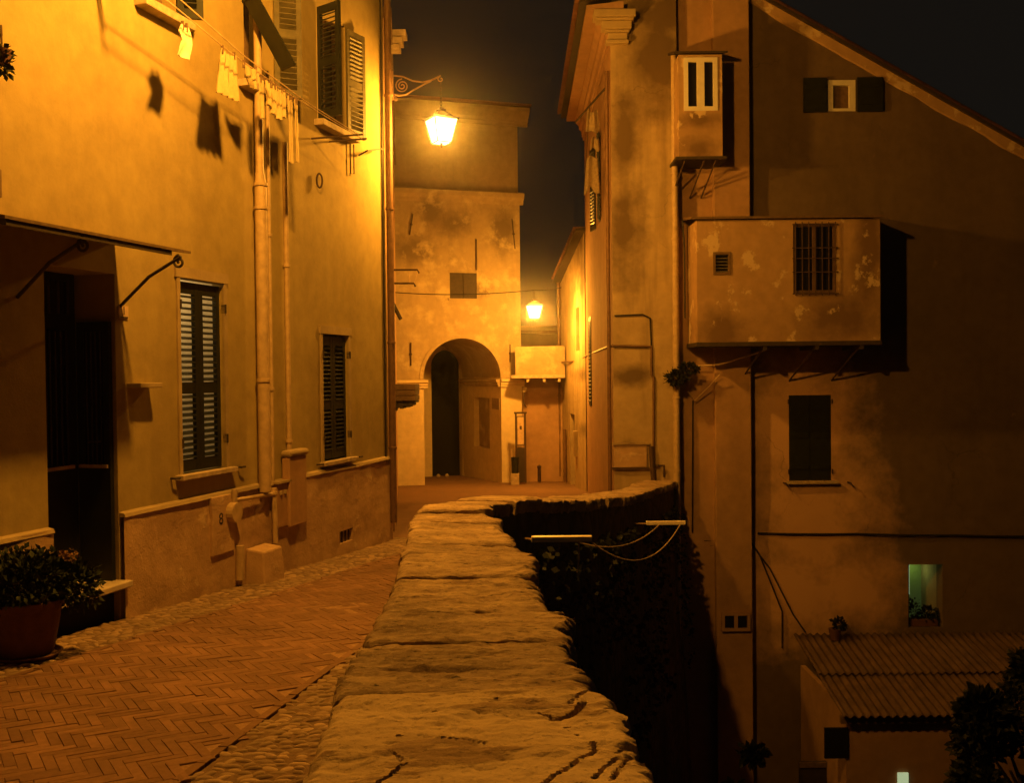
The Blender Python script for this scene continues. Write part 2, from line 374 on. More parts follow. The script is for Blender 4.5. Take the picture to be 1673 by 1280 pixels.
def shutter(parent, fr, u0, u1, z0, z1, d=0.0, rails=(0.0, 0.5, 1.0), mat='green', open_deg=0, hinge='l', pitch_=0.05, th=0.04, slat_mat=None, stile=0.06, rail=0.09, lean=0.72):
    """a louvred leaf: stiles and rails, then each slat a sub-part. Opens about its hinge."""
    w = u1 - u0; a = R(open_deg)
    o = fr.p(u0 if hinge == 'l' else u1, d, 0)
    if hinge == 'l': ud = fr.u * math.cos(a) + fr.n * math.sin(a); lf = Frame(o, ud, fr.n * math.cos(a) - fr.u * math.sin(a)); s0, s1 = 0, w
    else: ud = fr.u * math.cos(a) - fr.n * math.sin(a); lf = Frame(o, ud, fr.n * math.cos(a) + fr.u * math.sin(a)); s0, s1 = -w, 0
    mb = MB(); h = z1 - z0
    mb.box(lf, s0, s0 + stile, 0, th, z0, z1); mb.box(lf, s1 - stile, s1, 0, th, z0, z1)
    ys = []
    for k, r_ in enumerate(rails):
        lo = z0 + r_ * h; lo = min(max(lo - rail / 2, z0), z1 - rail)
        mb.box(lf, s0 + stile, s1 - stile, 0.003, th - 0.003, lo, lo + rail); ys.append((lo, lo + rail))
    leaf = mb.build('shutter', M[mat], parent)
    hw = (s1 - s0 - 2 * stile) / 2 + 0.004
    sl = MB(); th2 = 0.0045; sw = pitch_ * 0.50
    loc = Frame((0, 0), (1, 0), (0, 1))
    sl.hexa([Vector((u, y - 0, z)) for (y, z) in ((-sw, sw * lean - th2), (sw, -sw * lean - th2)) for u in (-hw, hw)] +
            [Vector((u, y, z)) for (y, z) in ((-sw, sw * lean + th2), (sw, -sw * lean + th2)) for u in (-hw, hw)])
    me = sl.mesh('slat'); me.materials.append(M[slat_mat or mat])
    rot = Matrix((lf.u, lf.n, Vector((0, 0, 1)))).transposed().to_4x4()
    for (a0, a1), (b0, b1) in zip(ys, ys[1:]):
        n = max(1, int((b0 - a1) / pitch_)); 
        for k in range(n):
            z = a1 + (k + 0.5) * (b0 - a1) / n
            q = rot.copy(); q.translation = lf.p((s0 + s1) / 2, th / 2, z); inst('slat', me, q, leaf)
    return leaf, lf

def text(s, name, fr, u, d, z, size, mat, parent, extrude=0.002):
    cu = bpy.data.curves.new(name, 'FONT'); cu.body = s; cu.size = size; cu.extrude = extrude; cu.align_x = 'CENTER'; cu.align_y = 'CENTER'
    o = bpy.data.objects.new(name, cu); COL.objects.link(o); cu.materials.append(M[mat])
    dg_ = bpy.context.evaluated_depsgraph_get(); me = bpy.data.meshes.new_from_object(o.evaluated_get(dg_)); bpy.data.objects.remove(o)
    o = bpy.data.objects.new(name, me); COL.objects.link(o)
    if not me.materials: me.materials.append(M[mat])
    q = Matrix((fr.u, Vector((0, 0, 1)), fr.n)).transposed().to_4x4(); q.translation = fr.p(u, d, z); o.matrix_basis = q
    if parent: adopt(o, parent)
    return o
def wires(pts, n=10, sag=0.0):
    out = []
    for a, b in zip(pts, pts[1:]):
        for k in range(n): 
            t = k / n; q = Vector(a).lerp(Vector(b), t); q.z -= sag * 4 * t * (1 - t); out.append(q)
    return out + [Vector(pts[-1])]

# ------------------------------------------------------------------ frames of the place
LW = Frame((-5.83, 0), (0.285, 1), None)             # house along the street (n points to the street)
CH = Frame((-0.31, 28.0), (math.cos(R(18)), math.sin(R(18))))
YA, YB, YC = 17.0, 17.15, 17.22
FA, FB, FC = Frame((0, YA), (1, 0)), Frame((0, YB), (1, 0)), Frame((0, YC), (1, 0))

# ================================================================== THE SETTING
# ---- parapet plan: (Y of the row, x of the street edge, x/y of the valley edge), measured along the wall
ROWS = []                                             # (s, L(x,y), R(x,y), ztop)
def ptop(y): return 1.03 - SLOPE * y
for Y, xl, xr in ((0.7, 330, 1110), (1.71, 480, 1062), (2.05, 523, 1012), (2.4, 557, 962), (2.81, 590, 930), (3.3, 617, 908), (3.75, 640, 893),
                  (4.5, 652, 868), (5.33, 662, 842), (6.2, 668, 808), (7.0, 680, 797)):
    k = Y / FPX
    ROWS.append((Y, ((xl - CXP) * k if Y > 1 else -0.35, Y), ((xr - CXP) * k if Y > 1 else 0.26, Y), ptop(Y)))
fr_pts = [(798, 825, 7.6), (872, 817, 8.6), (963, 816, 10.0), (1027, 809, 12.5), (1066, 801, 14.7), (1108, 784, 17.05)]
fr3 = [at_y(*q) for q in fr_pts]
for i, q in enumerate(fr3):
    a = fr3[max(i - 1, 0)]; b = fr3[min(i + 1, len(fr3) - 1)]
    t = Vector((b.x - a.x, b.y - a.y)).normalized()
    ROWS.append((q.y, (q.x - t.y * 0.52, q.y + t.x * 0.52 if i else q.y + 0.05), (q.x, q.y), q.z))
def row(s):
    for a, b in zip(ROWS, ROWS[1:]):
        if s <= b[0] or b is ROWS[-1]:
            t = (s - a[0]) / (b[0] - a[0])
            l = [a[1][k] + (b[1][k] - a[1][k]) * t for k in (0, 1)]; r = [a[2][k] + (b[2][k] - a[2][k]) * t for k in (0, 1)]
            return l, r, a[3] + (b[3] - a[3]) * t

# ---- street: one sheet from behind the camera to beyond the church, dropping gently
mb = MB(); ys = [-6, 0.0] + [0.7 + 0.5 * k for k in range(33)] + [17.3, 22, 30, 60]
pv = None
for y in ys:
    if y < 0.7: rx = 0.05
    elif y <= 17.05:
        l, r, _ = row(y); rx = (l[0] + r[0]) / 2
    else: rx = 3.2
    w = (Vector((-12, y, gz(y) - 0.035)), Vector((rx, y, gz(y) - 0.035)))
    if pv: mb.quad(pv[0], pv[1], w[1], w[0])
    pv = w
struct(mb.build('street', M['street']))
mb = MB(); mb.quad((-150, -150, -8.0), (150, -150, -8.0), (150, 150, -8.0), (-150, 150, -8.0))
struct(mb.build('valley_ground', M['earth']))

# ---- herringbone brick path
def xl_(y): return -3.34 + 0.315 * (y - 6.49)
def xr_(y): return -1.59 + 0.15 * (y - 4.56)
path = MB()
yy = [3.4 + 0.7 * k for k in range(17)]
for a, b in zip(yy, yy[1:]):
    path.quad((xl_(a), a, gz(a) - 0.0035), (xr_(a), a, gz(a) - 0.0035), (xr_(b), b, gz(b) - 0.0035), (xl_(b), b, gz(b) - 0.0035))
path = struct(path.build('brick_path', M['mortar']))
BL, BW, GAP = 0.235, 0.056, 0.0026
th = math.atan2(1, 0.24) - R(45) + R(90)
ct, s_ = math.cos(th), math.sin(th); O = Vector((-2.2, 7.5))
bricks = []
for i in range(-140, 140):
    for j in range(-34, 34):
        bx, by = i * BW + j * BL, i * BW - j * BL
        for (cx, cy, rot) in ((bx + BL / 2, by + BW / 2, 0), (bx + BL + BW / 2, by + BW - BL / 2, math.pi / 2)):
            X = O.x + cx * ct - cy * s_; Y = O.y + cx * s_ + cy * ct
            if 3.5 < Y < 14.2 and xl_(Y) + 0.02 < X < xr_(Y) - 0.02: bricks.append((X, Y, th + rot))
for e, fn in ((0, xl_), (1, xr_)):                     # a course laid end to end closes each side
    y = 3.5
    while y < 14.2:
        a = math.atan2(1, 0.315 if e == 0 else 0.15)
        bricks.append((fn(y) + (-0.012 if e == 0 else 0.012), y, a)); y += BL + 0.006
bme = MB(); hx, hy, hz = BL / 2 - GAP / 2, BW / 2 - GAP / 2, 0.03
c_ = 0.002
for (sx, sy, z) in ((1, 1, -hz), ): pass
lo = [(-hx, -hy, -hz), (hx, -hy, -hz), (hx, hy, -hz), (-hx, hy, -hz)]
mi = [(x, y, hz - c_) for x, y, _ in lo]; hi_ = [((abs(x) - c_) * math.copysign(1, x), (abs(y) - c_) * math.copysign(1, y), hz) for x, y, _ in lo]
BV = lo + mi + hi_
BF = [(k, (k + 1) % 4, 4 + (k + 1) % 4, 4 + k) for k in range(4)] + [(4 + k, 4 + (k + 1) % 4, 8 + (k + 1) % 4, 8 + k) for k in range(4)] + [(8, 9, 10, 11)]
bme.v = BV; bme.f = BF; bmesh_ = bme.mesh('brick'); bmesh_.materials.append(M['brick'])
sl_m = Matrix.Rotation(-math.atan(SLOPE), 4, 'X')
bricks.sort(key=lambda b: b[1] - (0 if b[1] > 4.45 and b[0] / b[1] > -0.53 else -50))
rest = MB()
for k, (X, Y, a) in enumerate(bricks):
    mt = Matrix.Translation((X, Y, gz(Y) - hz + 0.002 + random.gauss(0, 0.0013) + 0.007 * nz(X, Y, 3, 1.1))) @ sl_m @ Matrix.Rotation(a, 4, 'Z') @ Matrix.Rotation(random.gauss(0, 0.012), 4, 'X') @ Matrix.Rotation(random.gauss(0, 0.006), 4, 'Y')
    if k < 300: inst('brick', bmesh_, mt, path)
    else:
        i = len(rest.v); rest.v += [tuple(mt @ Vector(v)) for v in BV]; rest.f += [tuple(i + q for q in f) for f in BF]
o = rest.build('brick_field', M['brick'], path); o['kind'] = 'stuff'

# ---- strips of sea cobbles between the bricks and the walls
def cobble_strip(name, inside, x0f, x1f, ya, yb, near):
    bed = MB(); yy = [ya + (yb - ya) * k / 12 for k in range(13)]
    for a, b in zip(yy, yy[1:]):
        bed.quad((x0f(a), a, gz(a) - 0.009), (x1f(a), a, gz(a) - 0.009), (x1f(b), b, gz(b) - 0.009), (x0f(b), b, gz(b) - 0.009))
    bed = struct(bed.build(name, M['bed']))
    pv = []; pf = []                                   # a low domed pebble
    rings = [(1.0, -0.35, 9), (0.93, 0.25, 9), (0.6, 0.75, 9)]
    for r, z, n in rings:
        for q in range(n):
            a = 2 * math.pi * q / n; pv.append((r * math.cos(a), r * math.sin(a), z))
    pv.append((0, 0, 1.0)); n = 9
    for k in range(2):
        for q in range(n): pf.append((k * n + q, k * n + (q + 1) % n, (k + 1) * n + (q + 1) % n, (k + 1) * n + q))
    for q in range(n): pf.append((2 * n + q, 2 * n + (q + 1) % n, 27))
    t = MB(); t.v = pv; t.f = pf; t.sm = True; me = t.mesh('cobble'); me.materials.append(M['cobble'])
    stuff = MB(); stuff.sm = True; spots = []
    y = ya
    while y < yb:
        dy = 0.055 + 0.006 * max(0, y - 6); x = x0f(y)
        while x < x1f(y):
            spots.append((x + random.uniform(-.012, .012), y + random.uniform(-.015, .015))); x += random.uniform(0.055, 0.105) + 0.004 * max(0, y - 6)
        y += dy
    spots = [p for p in spots if x0f(p[1]) <= p[0] <= x1f(p[1])]
    seen = lambda p: p[1] > 4.4 and p[0] / p[1] > -0.53
    spots.sort(key=lambda p: p[1] + (0 if seen(p) else 50))
    for k, (X, Y) in enumerate(spots):
        g = 1 + 0.05 * max(0, Y - 6)
        mt = Matrix.Translation((X, Y, gz(Y) - 0.012)) @ sl_m @ Matrix.Rotation(random.gauss(0.2, 0.5), 4, 'Z') @ Matrix.Diagonal((random.uniform(0.032, 0.06) * g, random.uniform(0.018, 0.03) * g, random.uniform(0.009, 0.02), 1))
        if k < near: inst('cobble', me, mt, bed)
        else:
            i = len(stuff.v); stuff.v += [tuple(mt @ Vector(v)) for v in pv]; stuff.f += [tuple(i + q for q in f) for f in pf]
    o = stuff.build('cobble_field', M['cobble'], bed); o['kind'] = 'stuff'
    return bed
def wallx(y): return -5.83 + 0.285 * y
cobble_strip('cobble_gutter', None, lambda y: wallx(y) + 0.02, lambda y: xl_(y) - 0.05, 6.2, 14.4, 150)
cobble_strip('cobble_verge', None, lambda y: xr_(y) + 0.05, lambda y: row(max(0.7, y))[0][0] + 0.1, 3.6, 9.6, 150)

# ---- parapet: stone body down to the street and to the valley, coping slabs on top
PAR = thing('parapet_wall', (0, 4, gz(4)), 'low street-side wall topped with rough layered stone slabs, dropping to a dark valley', 'parapet')
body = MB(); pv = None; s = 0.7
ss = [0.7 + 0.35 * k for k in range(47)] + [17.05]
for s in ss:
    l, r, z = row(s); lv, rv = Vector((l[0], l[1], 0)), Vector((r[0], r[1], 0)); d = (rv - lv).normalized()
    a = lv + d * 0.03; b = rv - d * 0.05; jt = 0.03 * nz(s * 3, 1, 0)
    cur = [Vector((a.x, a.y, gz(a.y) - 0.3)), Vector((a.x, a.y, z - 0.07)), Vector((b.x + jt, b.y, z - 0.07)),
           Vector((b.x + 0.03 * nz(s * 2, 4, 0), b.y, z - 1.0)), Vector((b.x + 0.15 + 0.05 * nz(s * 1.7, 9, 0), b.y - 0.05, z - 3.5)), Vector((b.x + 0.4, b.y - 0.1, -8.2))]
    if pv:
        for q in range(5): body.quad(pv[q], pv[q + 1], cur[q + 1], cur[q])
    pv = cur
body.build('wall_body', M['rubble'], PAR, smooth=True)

cracks = []
def crk(pts, w, dp):
    q = []
    for x, y in pts:
        d = ray(x, y); t = (1.03 - CAM.z) / (d.z + SLOPE * d.y); p = CAM + d * t; q.append(Vector((p.x, p.y)))
    cracks.append((q, w, dp))
crk([(905, 1172), (925, 1170), (942, 1163), (952, 1150)], 0.011, 0.035)
crk([(880, 1163), (893, 1166), (905, 1170)], 0.004, 0.015)
crk([(885, 1290), (915, 1268), (945, 1250), (958, 1238), (972, 1230)], 0.0045, 0.03)
crk([(972, 1230), (968, 1219)], 0.0035, 0.015)
crk([(605, 1290), (628, 1272), (640, 1266), (650, 1254), (662, 1246)], 0.0045, 0.03)
crk([(970, 1280), (985, 1264), (1000, 1255), (1008, 1246)], 0.004, 0.02)
crk([(1000, 1285), (1012, 1265), (1022, 1255), (1030, 1240)], 0.0045, 0.022)
crk([(990, 1240), (1008, 1232), (1030, 1220)], 0.0035, 0.016)
crk([(930, 1150), (955, 1138), (975, 1130), (990, 1128)], 0.004, 0.014)
crk([(680, 1202), (720, 1207), (765, 1212), (800, 1218)], 0.0022, 0.006)
crk([(634, 1225), (646, 1232), (660, 1244)], 0.0028, 0.01)
holes = []
for x, y, r_ in ((652, 1204, 0.005), (926, 1188, 0.005), (943, 1203, 0.0045), (710, 1163, 0.003), (810, 1145, 0.004)):
    d = ray(x, y); t = (1.03 - CAM.z) / (d.z + SLOPE * d.y); p = CAM + d * t; holes.append((p.x, p.y, r_))
def seg_d(p, a, b):
    ab = b - a; t = max(0, min(1, (p - a).dot(ab) / max(1e-9, ab.length_squared))); return (p - a - ab * t).length

def coping(s0, s1, nu, nv, seed, rough, cap=False, dz=0.0, mat='slab'):
    rnd = random.Random(seed); tilt = rnd.gauss(0, 0.006); roll_ = rnd.gauss(0, 0.012); mb = MB()
    el = rnd.uniform(-0.012, 0.02); er = rnd.uniform(-0.03, 0.035)
    def top(a, b):
        s = s0 + (s1 - s0) * b
        s += (0.022 * nz(a * 3 + seed, b * 0, seed) if (b < 1e-6 or b > 1 - 1e-6) else 0)
        l, r, z = row(max(0.7, s)); lv, rv = Vector((l[0], l[1])), Vector((r[0], r[1])); d = (rv - lv).normalized()
        lv = lv - d * (el + 0.012 * fbm(s * 5, seed, 0) + 0.018 * abs(nz(s * 16, seed, 2)))
        q_ = fbm(s * 9, seed, 7, 1, 7); rv = rv + d * (er + 0.03 * math.floor(q_ * 4) / 4 + 0.016 * q_ + 0.02 * abs(nz(s * 31, seed, 5)) - 0.01)
        p = lv.lerp(rv, a)
        h = rough * (fbm(p.x * 3 + seed, p.y * 7, 0.3, 1, 6) * 0.36 + 0.5 * fbm(p.x * 16, p.y * 26, seed, 1, 6))
        if not cap:                                    # slate breaks off in thin steps
            q = h / 0.006; h = 0.5 * h + 0.5 * 0.006 * (math.floor(q) + min(1, max(0, (q - math.floor(q) - 0.35) / 0.3)))
            h -= 0.02 * max(0, fbm(p.x * 1.6, p.y * 12 + seed, 4, 1, 4) - 0.25)
        h -= 0.009 * max(0, fbm(p.x * 17, p.y * 19, seed + 9, 1, 5) - 0.35) + 0.0022 * abs(fbm(p.x * 60, p.y * 70, seed, 1, 3)); zz = z + dz + h + (a - 0.5) * roll_ + (b - 0.5) * tilt
        e = min(a, 1 - a) * (rv - lv).length
        zz -= 0.016 * max(0, 1 - e / 0.03) ** 2 * (1 + fbm(p.x * 20, p.y * 20, seed))
        ej = min(b, 1 - b) * (s1 - s0)
        zz -= 0.010 * max(0, 1 - ej / 0.02) ** 2
        if cap:
            zz -= 0.022 * max(0, fbm(p.x * 3 + 5, p.y * 4, 2, 1, 6) - 0.1)
            for pts, w, dp in cracks:
                for A, B in zip(pts, pts[1:]):
                    if abs(A.y - p.y) > 0.25 and abs(B.y - p.y) > 0.25: continue
                    dd = 1.25 * seg_d(p, A, B) + 0.0014 * nz(p.x * 90, p.y * 90, 0)
                    if dd < w: zz -= dp * (1 - (dd / w) ** 2); break
            for hx_, hy_, hr in holes:
                dd = math.hypot(p.x - hx_, p.y - hy_)
                if dd < hr: zz -= 0.02
        return Vector((p.x, p.y, zz))
    P = [[top(a / nu, b / nv) for a in range(nu + 1)] for b in range(nv + 1)]
    for rw in P: mb.v += [tuple(p) for p in rw]
    for b in range(nv):
        for a in range(nu):
            q = b * (nu + 1) + a; mb.f.append((q, q + 1, q + nu + 2, q + nu + 1))
    # broken sides, a few centimetres deep
    ring = [(0, b) for b in range(nv + 1)] + [(a, nv) for a in range(1, nu + 1)] + [(nu, b) for b in range(nv - 1, -1, -1)] + [(a, 0) for a in range(nu - 1, 0, -1)]
    cen = P[nv // 2][nu // 2]; base = []
    prev = [b * (nu + 1) + a for a, b in ring]
    for k, (dep, ins) in enumerate(((0.03, -0.006), (0.06, 0.004), (0.105, 0.012))):
        i = len(mb.v)
        for a, b in ring:
            p = P[b][a]; o_ = Vector((cen.x - p.x, 0, 0)).normalized() if a in (0, nu) else Vector((0, cen.y - p.y, 0)).normalized()
            j = 0.012 * nz(p.x * 8, p.y * 17, k * 3.1 + seed)
            q = p + o_ * (ins + j); q.z = p.z - dep; mb.v.append(tuple(q))
        n = len(ring)
        for q in range(n): mb.f.append((prev[q], prev[(q + 1) % n], i + (q + 1) % n, i + q))
        prev = list(range(i, i + n))
    o = mb.build('coping_slab', M[mat], PAR, smooth=True); return o
joints = [2.30, 2.86, 3.30, 3.98, 4.36, 4.72, 5.12, 5.50, 5.85, 6.22, 6.60, 7.0, 7.55, 8.15, 8.8, 9.5, 10.3, 11.1, 12.0, 12.9, 13.8, 14.7, 15.6, 16.4, 17.05]
coping(0.75, joints[0] - 0.006, 118, 300, 3, 0.006, cap=True, dz=0.004, mat='cap')
for k, (a, b) in enumerate(zip(joints, joints[1:])):
    far = a > 7; nu = 34 if not far else 16; nv = max(6, int((b - a) / (0.009 if a < 4 else 0.013 if not far else 0.05)))
    coping(a + 0.006, b - 0.006, nu if a > 4 else 60, nv, 11 + k * 3.7, 0.013 if not far else 0.014, dz=random.gauss(0, 0.008))

def leaves(mb, c, rad, n, size, rnd, squash=1.0, up=0.0, shell=0.5):
    for _ in range(n):
        while True:
            v = Vector((rnd.uniform(-1, 1), rnd.uniform(-1, 1), rnd.uniform(-1, 1)))
            if shell < v.length < 1: break
        lump = 0.78 + 0.35 * nz(v.x * 2 + c[0], v.y * 2 + c[1], v.z * 2)
        p = Vector(c) + Vector((v.x * rad[0], v.y * rad[1], v.z * rad[2])) * lump
        d = (v.normalized() + Vector((rnd.gauss(0, .5), rnd.gauss(0, .5), rnd.gauss(0, .5) + up))).normalized()
        s_ = d.cross(Vector((rnd.gauss(0, 1), rnd.gauss(0, 1), rnd.gauss(0, 1)))).normalized(); L = size * rnd.uniform(.6, 1.3); w = L * .32
        mid = p + d * L * .5 + d.cross(s_) * L * .08
        mb.quad(p, mid + s_ * w, p + d * L, mid - s_ * w)

# ================================================================== LANTERNS
def lamp_glass():
    m_ = bpy.data.materials.new('lamp_glass'); m_.use_nodes = True; nt = m_.node_tree; nt.nodes.clear()
    out = nt.nodes.new('ShaderNodeOutputMaterial'); e = N(nt, 'ShaderNodeEmission', Strength=7.0); e.inputs[0].default_value = (1.0, 0.66, 0.30, 1)
    t = nt.nodes.new('ShaderNodeBsdfTransparent'); mx = nt.nodes.new('ShaderNodeMixShader'); mx.inputs[0].default_value = 0.45
    nt.links.new(t.outputs[0], mx.inputs[1]); nt.links.new(e.outputs[0], mx.inputs[2]); nt.links.new(mx.outputs[0], out.inputs[0]); return m_
M['lamp_glass'] = lamp_glass(); M['bulb'] = emit('sodium_bulb', (1.0, 0.7, 0.35), 30)
def lantern(root, c, power, yaw=0.35, sc=0.8):
    """a tapering four-sided street lantern hung by its cap; c is the middle of the glass"""
    c = Vector(c); T, Bt, H = 0.215 * sc, 0.125 * sc, 0.205 * sc
    def cor(r, z, k):
        a = yaw + math.pi / 4 + k * math.pi / 2; return c + Vector((r * 1.414 * math.cos(a), r * 1.414 * math.sin(a), z))
    for k in range(4):
        MB().quad(cor(Bt, -H, k), cor(Bt, -H, k + 1), cor(T, H, k + 1), cor(T, H, k)).build('pane', M['lamp_glass'], root)
    MB().quad(*[cor(Bt, -H, k) for k in range(4)]).build('pane', M['lamp_glass'], root)
    fr_ = MB()
    for k in range(4):
        fr_.tube([cor(Bt + .008, -H, k), cor(T + .008, H, k)], 0.009 * sc, 5)
        fr_.tube([cor(Bt + .008, -H, k), cor(Bt + .008, -H, k + 1)], 0.009 * sc, 5); fr_.tube([cor(T + .012, H, k), cor(T + .012, H, k + 1)], 0.013 * sc, 5)
    fr_.build('frame', M['ironb'], root)
    cap = MB(); n = 4
    rings = [(T + .03, H + .012), (T * 0.78, H + .055 * sc), (T * 0.42, H + .13 * sc), (T * 0.3, H + .15 * sc), (T * 0.3, H + .185 * sc), (0.02, H + .22 * sc)]
    for (r0, z0), (r1, z1) in zip(rings, rings[1:]):
        for k in range(4): cap.quad(cor(r0, z0, k), cor(r0, z0, k + 1), cor(r1, z1, k + 1), cor(r1, z1, k))
    cap.quad(*[cor(T + .03, H + .012, k) for k in range(4)])
    cap.build('cap', M['ironb'], root)
    b = MB(); b.lathe(c + Vector((0, 0, -H - .085 * sc)), [(0.0, 0), (0.018 * sc, 0.01), (0.022 * sc, 0.035), (0.016 * sc, 0.06 * sc), (0.03 * sc, 0.078 * sc), (0, 0.08 * sc)], 10); b.build('finial', M['ironb'], root)
    bl = MB(); bl.lathe(c + Vector((0, 0, -0.06)), [(0.0, -0.06), (0.03, -0.045), (0.042, 0), (0.03, 0.05), (0.018, 0.09), (0.018, 0.13), (0, 0.13)], 10); bl.build('bulb', M['bulb'], root)
    L = bpy.data.lights.new('lantern_light', 'POINT'); L.energy = power; L.color = SODIUM; L.shadow_soft_size = 0.11
    lo = bpy.data.objects.new('lantern_light', L); COL.objects.link(lo); lo.location = c + Vector((0, 0, -0.02)); adopt(lo, root)
    return H * 1 + .22 * sc
def spiral(fr, cu, cz, d, r0, turns, a0, n=30, shrink=0.12):
    out = []
    for k in range(n + 1):
        t = k / n; r_ = r0 * (1 - t) + r0 * shrink * t; a = a0 + turns * 2 * math.pi * t
        out.append(fr.p(cu + r_ * math.cos(a), d, cz + r_ * math.sin(a)))
    return out
def wall_lantern(name, fr, u0, d0, zb, reach, c_drop, label, power, yaw):
    """scrolled iron bracket running along fr.u from u0 at height zb, lantern hung from its tip"""
    root = thing(name, fr.p(u0, d0, zb - 0.4), label, 'street lamp', 'street lanterns')
    mb = MB(); s = reach
    top = [(0, 0.06), (0.1 * s, 0.075 * s), (0.22 * s, 0.06 * s), (0.42 * s, -0.03 * s), (0.62 * s, -0.06 * s), (0.8 * s, -0.02 * s), (s, 0.07 * s)]
    bot = [(0.02, -0.3 * s), (0.13 * s, -0.335 * s), (0.28 * s, -0.31 * s), (0.45 * s, -0.21 * s), (0.66 * s, -0.1 * s), (0.8 * s, -0.035 * s)]
    mb.tube([fr.p(u0 + a, d0, zb + b) for a, b in top], 0.012, 6); mb.tube([fr.p(u0 + a, d0, zb + b) for a, b in bot], 0.011, 6)
    mb.tube(spiral(fr, u0 + 0.2 * s, zb - 0.13 * s, d0, 0.145 * s, 2.2, math.pi / 2, 40), 0.009, 6)
    mb.tube(spiral(fr, u0 + 1.0 * s, zb + 0.0, d0, 0.07 * s, 1.2, math.pi / 2, 24), 0.008, 6)
    mb.tube(spiral(fr, u0 + 0.06 * s, zb - 0.39 * s, d0, 0.055 * s, 1.3, math.pi / 2, 20), 0.008, 6)
    mb.tube([fr.p(u0, d0, zb + 0.12), fr.p(u0, d0, zb - 0.42 * s)], 0.014, 6)
    mb.build('bracket', M['iron_lit'], root)
    tip = fr.p(u0 + s, d0, zb + 0.07 * s); c = tip - Vector((0, 0, c_drop))
    h = lantern(root, c, power, yaw)
    ch = MB(); z = tip.z; k = 0
    while z > c.z + h - 0.02:                             # chain links
        pts = []
        for q in range(9):
            a = 2 * math.pi * q / 8; e = 0.013 * math.cos(a)
            pts.append(Vector((tip.x + (e if k % 2 else 0), tip.y + (0 if k % 2 else e), z - 0.028 + 0.034 * math.sin(a))))
        ch.tube(pts, 0.004, 5, False); z -= 0.052; k += 1
    ch.build('chain', M['ironb'], root)
    return root
cu, cz = LW.px(637, 140); cp = at_y(722, 212, 14.25); tp = at_y(720, 121, 14.25)
XF = Frame((0, 14.25), (1, 0))
wall_lantern('street_lantern', XF, LW.p(cu, 0, 0).x + 0.06, 0, at_y(640, 130, 14.25).z, tp.x - LW.p(cu, 0, 0).x - 0.06, tp.z - cp.z,
             'glowing lantern on a scrolled iron bracket at the corner of the ochre house', P_CORNER, 0.5)
u3, z3 = LW.px(128, 0)                                     # the near lantern hangs just above the picture
PF = Frame(LW.p(u3, 0, 0), LW.n, -LW.u)
wall_lantern('street_lantern', PF, 0.03, 0, 6.75, 2.2, 0.9, 'lantern on a long iron bracket above the door canopy, lighting the ochre wall', P_NEAR, 0.3)

# ================================================================== OCHRE HOUSE ON THE STREET
H1 = thing('town_house', LW.p(9, 0, gz(9)), 'tall ochre plastered house with dark green louvred shutters along the brick street', 'house')
uC = LW.px(631, 500)[0]
dz0 = LW.box_px(76, 430, 191, 957); D0, D1 = dz0[0], dz0[1]; DZT = LW.px(76, 432)[1]; DZB = -0.2
w1 = LW.box_px(294, 459, 366, 770); w2 = LW.box_px(526.5, 547, 569.5, 751)
SILL = 4.75
uo = lambda x: LW.px(x, 300)[0]
A0, A1, B0, B1, Z0, Z1 = uo(402), uo(449), uo(523), uo(567), uo(240), uo(291)
ops = [(D0, D1, -1.2, DZT, 0.42), (*w1, 0.12), (*w2, 0.12), (A0, A1, SILL + 0.02, SILL + 1.75, 0.2), (B0, B1, SILL + 0.02, SILL + 1.42, 0.2), (Z0, Z1, 5.02, 6.7, 0.2)]
wall('wall', LW, 2.0, uC, -1.4, 9.5, ops, M['ochre'], H1, wob=0.010, step=0.3)
ret = Frame(LW.p(uC, 0, 0), -LW.n, LW.u); wall('wall', ret, 0, 6, -1.4, 9.5, [], M['ochre'], H1, step=0.8)
# dark rooms behind the openings
for a, b, c, d in ((A0, A1, SILL, SILL + 1.8), (B0, B1, SILL, SILL + 1.5), (Z0, Z1, 5.0, 6.8), w2):
    MB().box(LW, a - .1, b + .1, -0.62, -0.205, c - .1, d + .1).build('room', M['void'], H1)
a, b, c, d = w1                                             # a lamp is on behind the first pair of shutters
rm = MB(); e = .25
for q in ((a - e, b + e, -1.9, -1.85, c - .3, d + .3), (a - e - .05, a - e, -1.9, -.12, c - .3, d + .3), (b + e, b + e + .05, -1.9, -.12, c - .3, d + .3), (a - e, b + e, -1.9, -.12, d + .3, d + .35), (a - e, b + e, -1.9, -.12, c - .35, c - .3)): rm.box(LW, *q)
rm.build('lit_room', M['white'], H1)
L = bpy.data.lights.new('room_lamp', 'POINT'); L.energy = 15; L.color = (1.0, .6, .2); L.shadow_soft_size = .08
lo = bpy.data.objects.new('room_lamp', L); COL.objects.link(lo); lo.location = LW.p(a + .3, -1.2, d + .12); adopt(lo, H1)
# rough plinth with its pale ledge, in three lengths either side of the door
vent = LW.box_px(555, 866, 577, 886, 0.05)
for a, b, op in ((2.0, D0 - 0.005, []), (D1 + 0.005, uC + 0.03, [(*vent, 0.12)])):
    pl = wall('plinth', LW, a, b, -1.4, 0.47, op, M['plinth'], H1, d=0.05, wob=0.03, step=0.1, seed=4)
    mb = MB()
    for k in range(int((b - a) / 0.25) + 1):
        x0 = a + k * 0.25; x1 = min(b, x0 + 0.25)
        if x1 - x0 < 0.02: continue
        z = 0.475 + 0.012 * nz(x0, 2, 0); zb = 0.475 + 0.012 * nz(x1, 2, 0)
        mb.hexa([LW.p(x0, -.01, z - .03), LW.p(x1, -.01, zb - .03), LW.p(x0, .066, z - .03), LW.p(x1, .066, zb - .03), LW.p(x0, -.01, z + .015), LW.p(x1, -.01, zb + .015), LW.p(x0, .055, z), LW.p(x1, .055, zb)])
    mb.build('plinth_ledge', M['band'], H1)
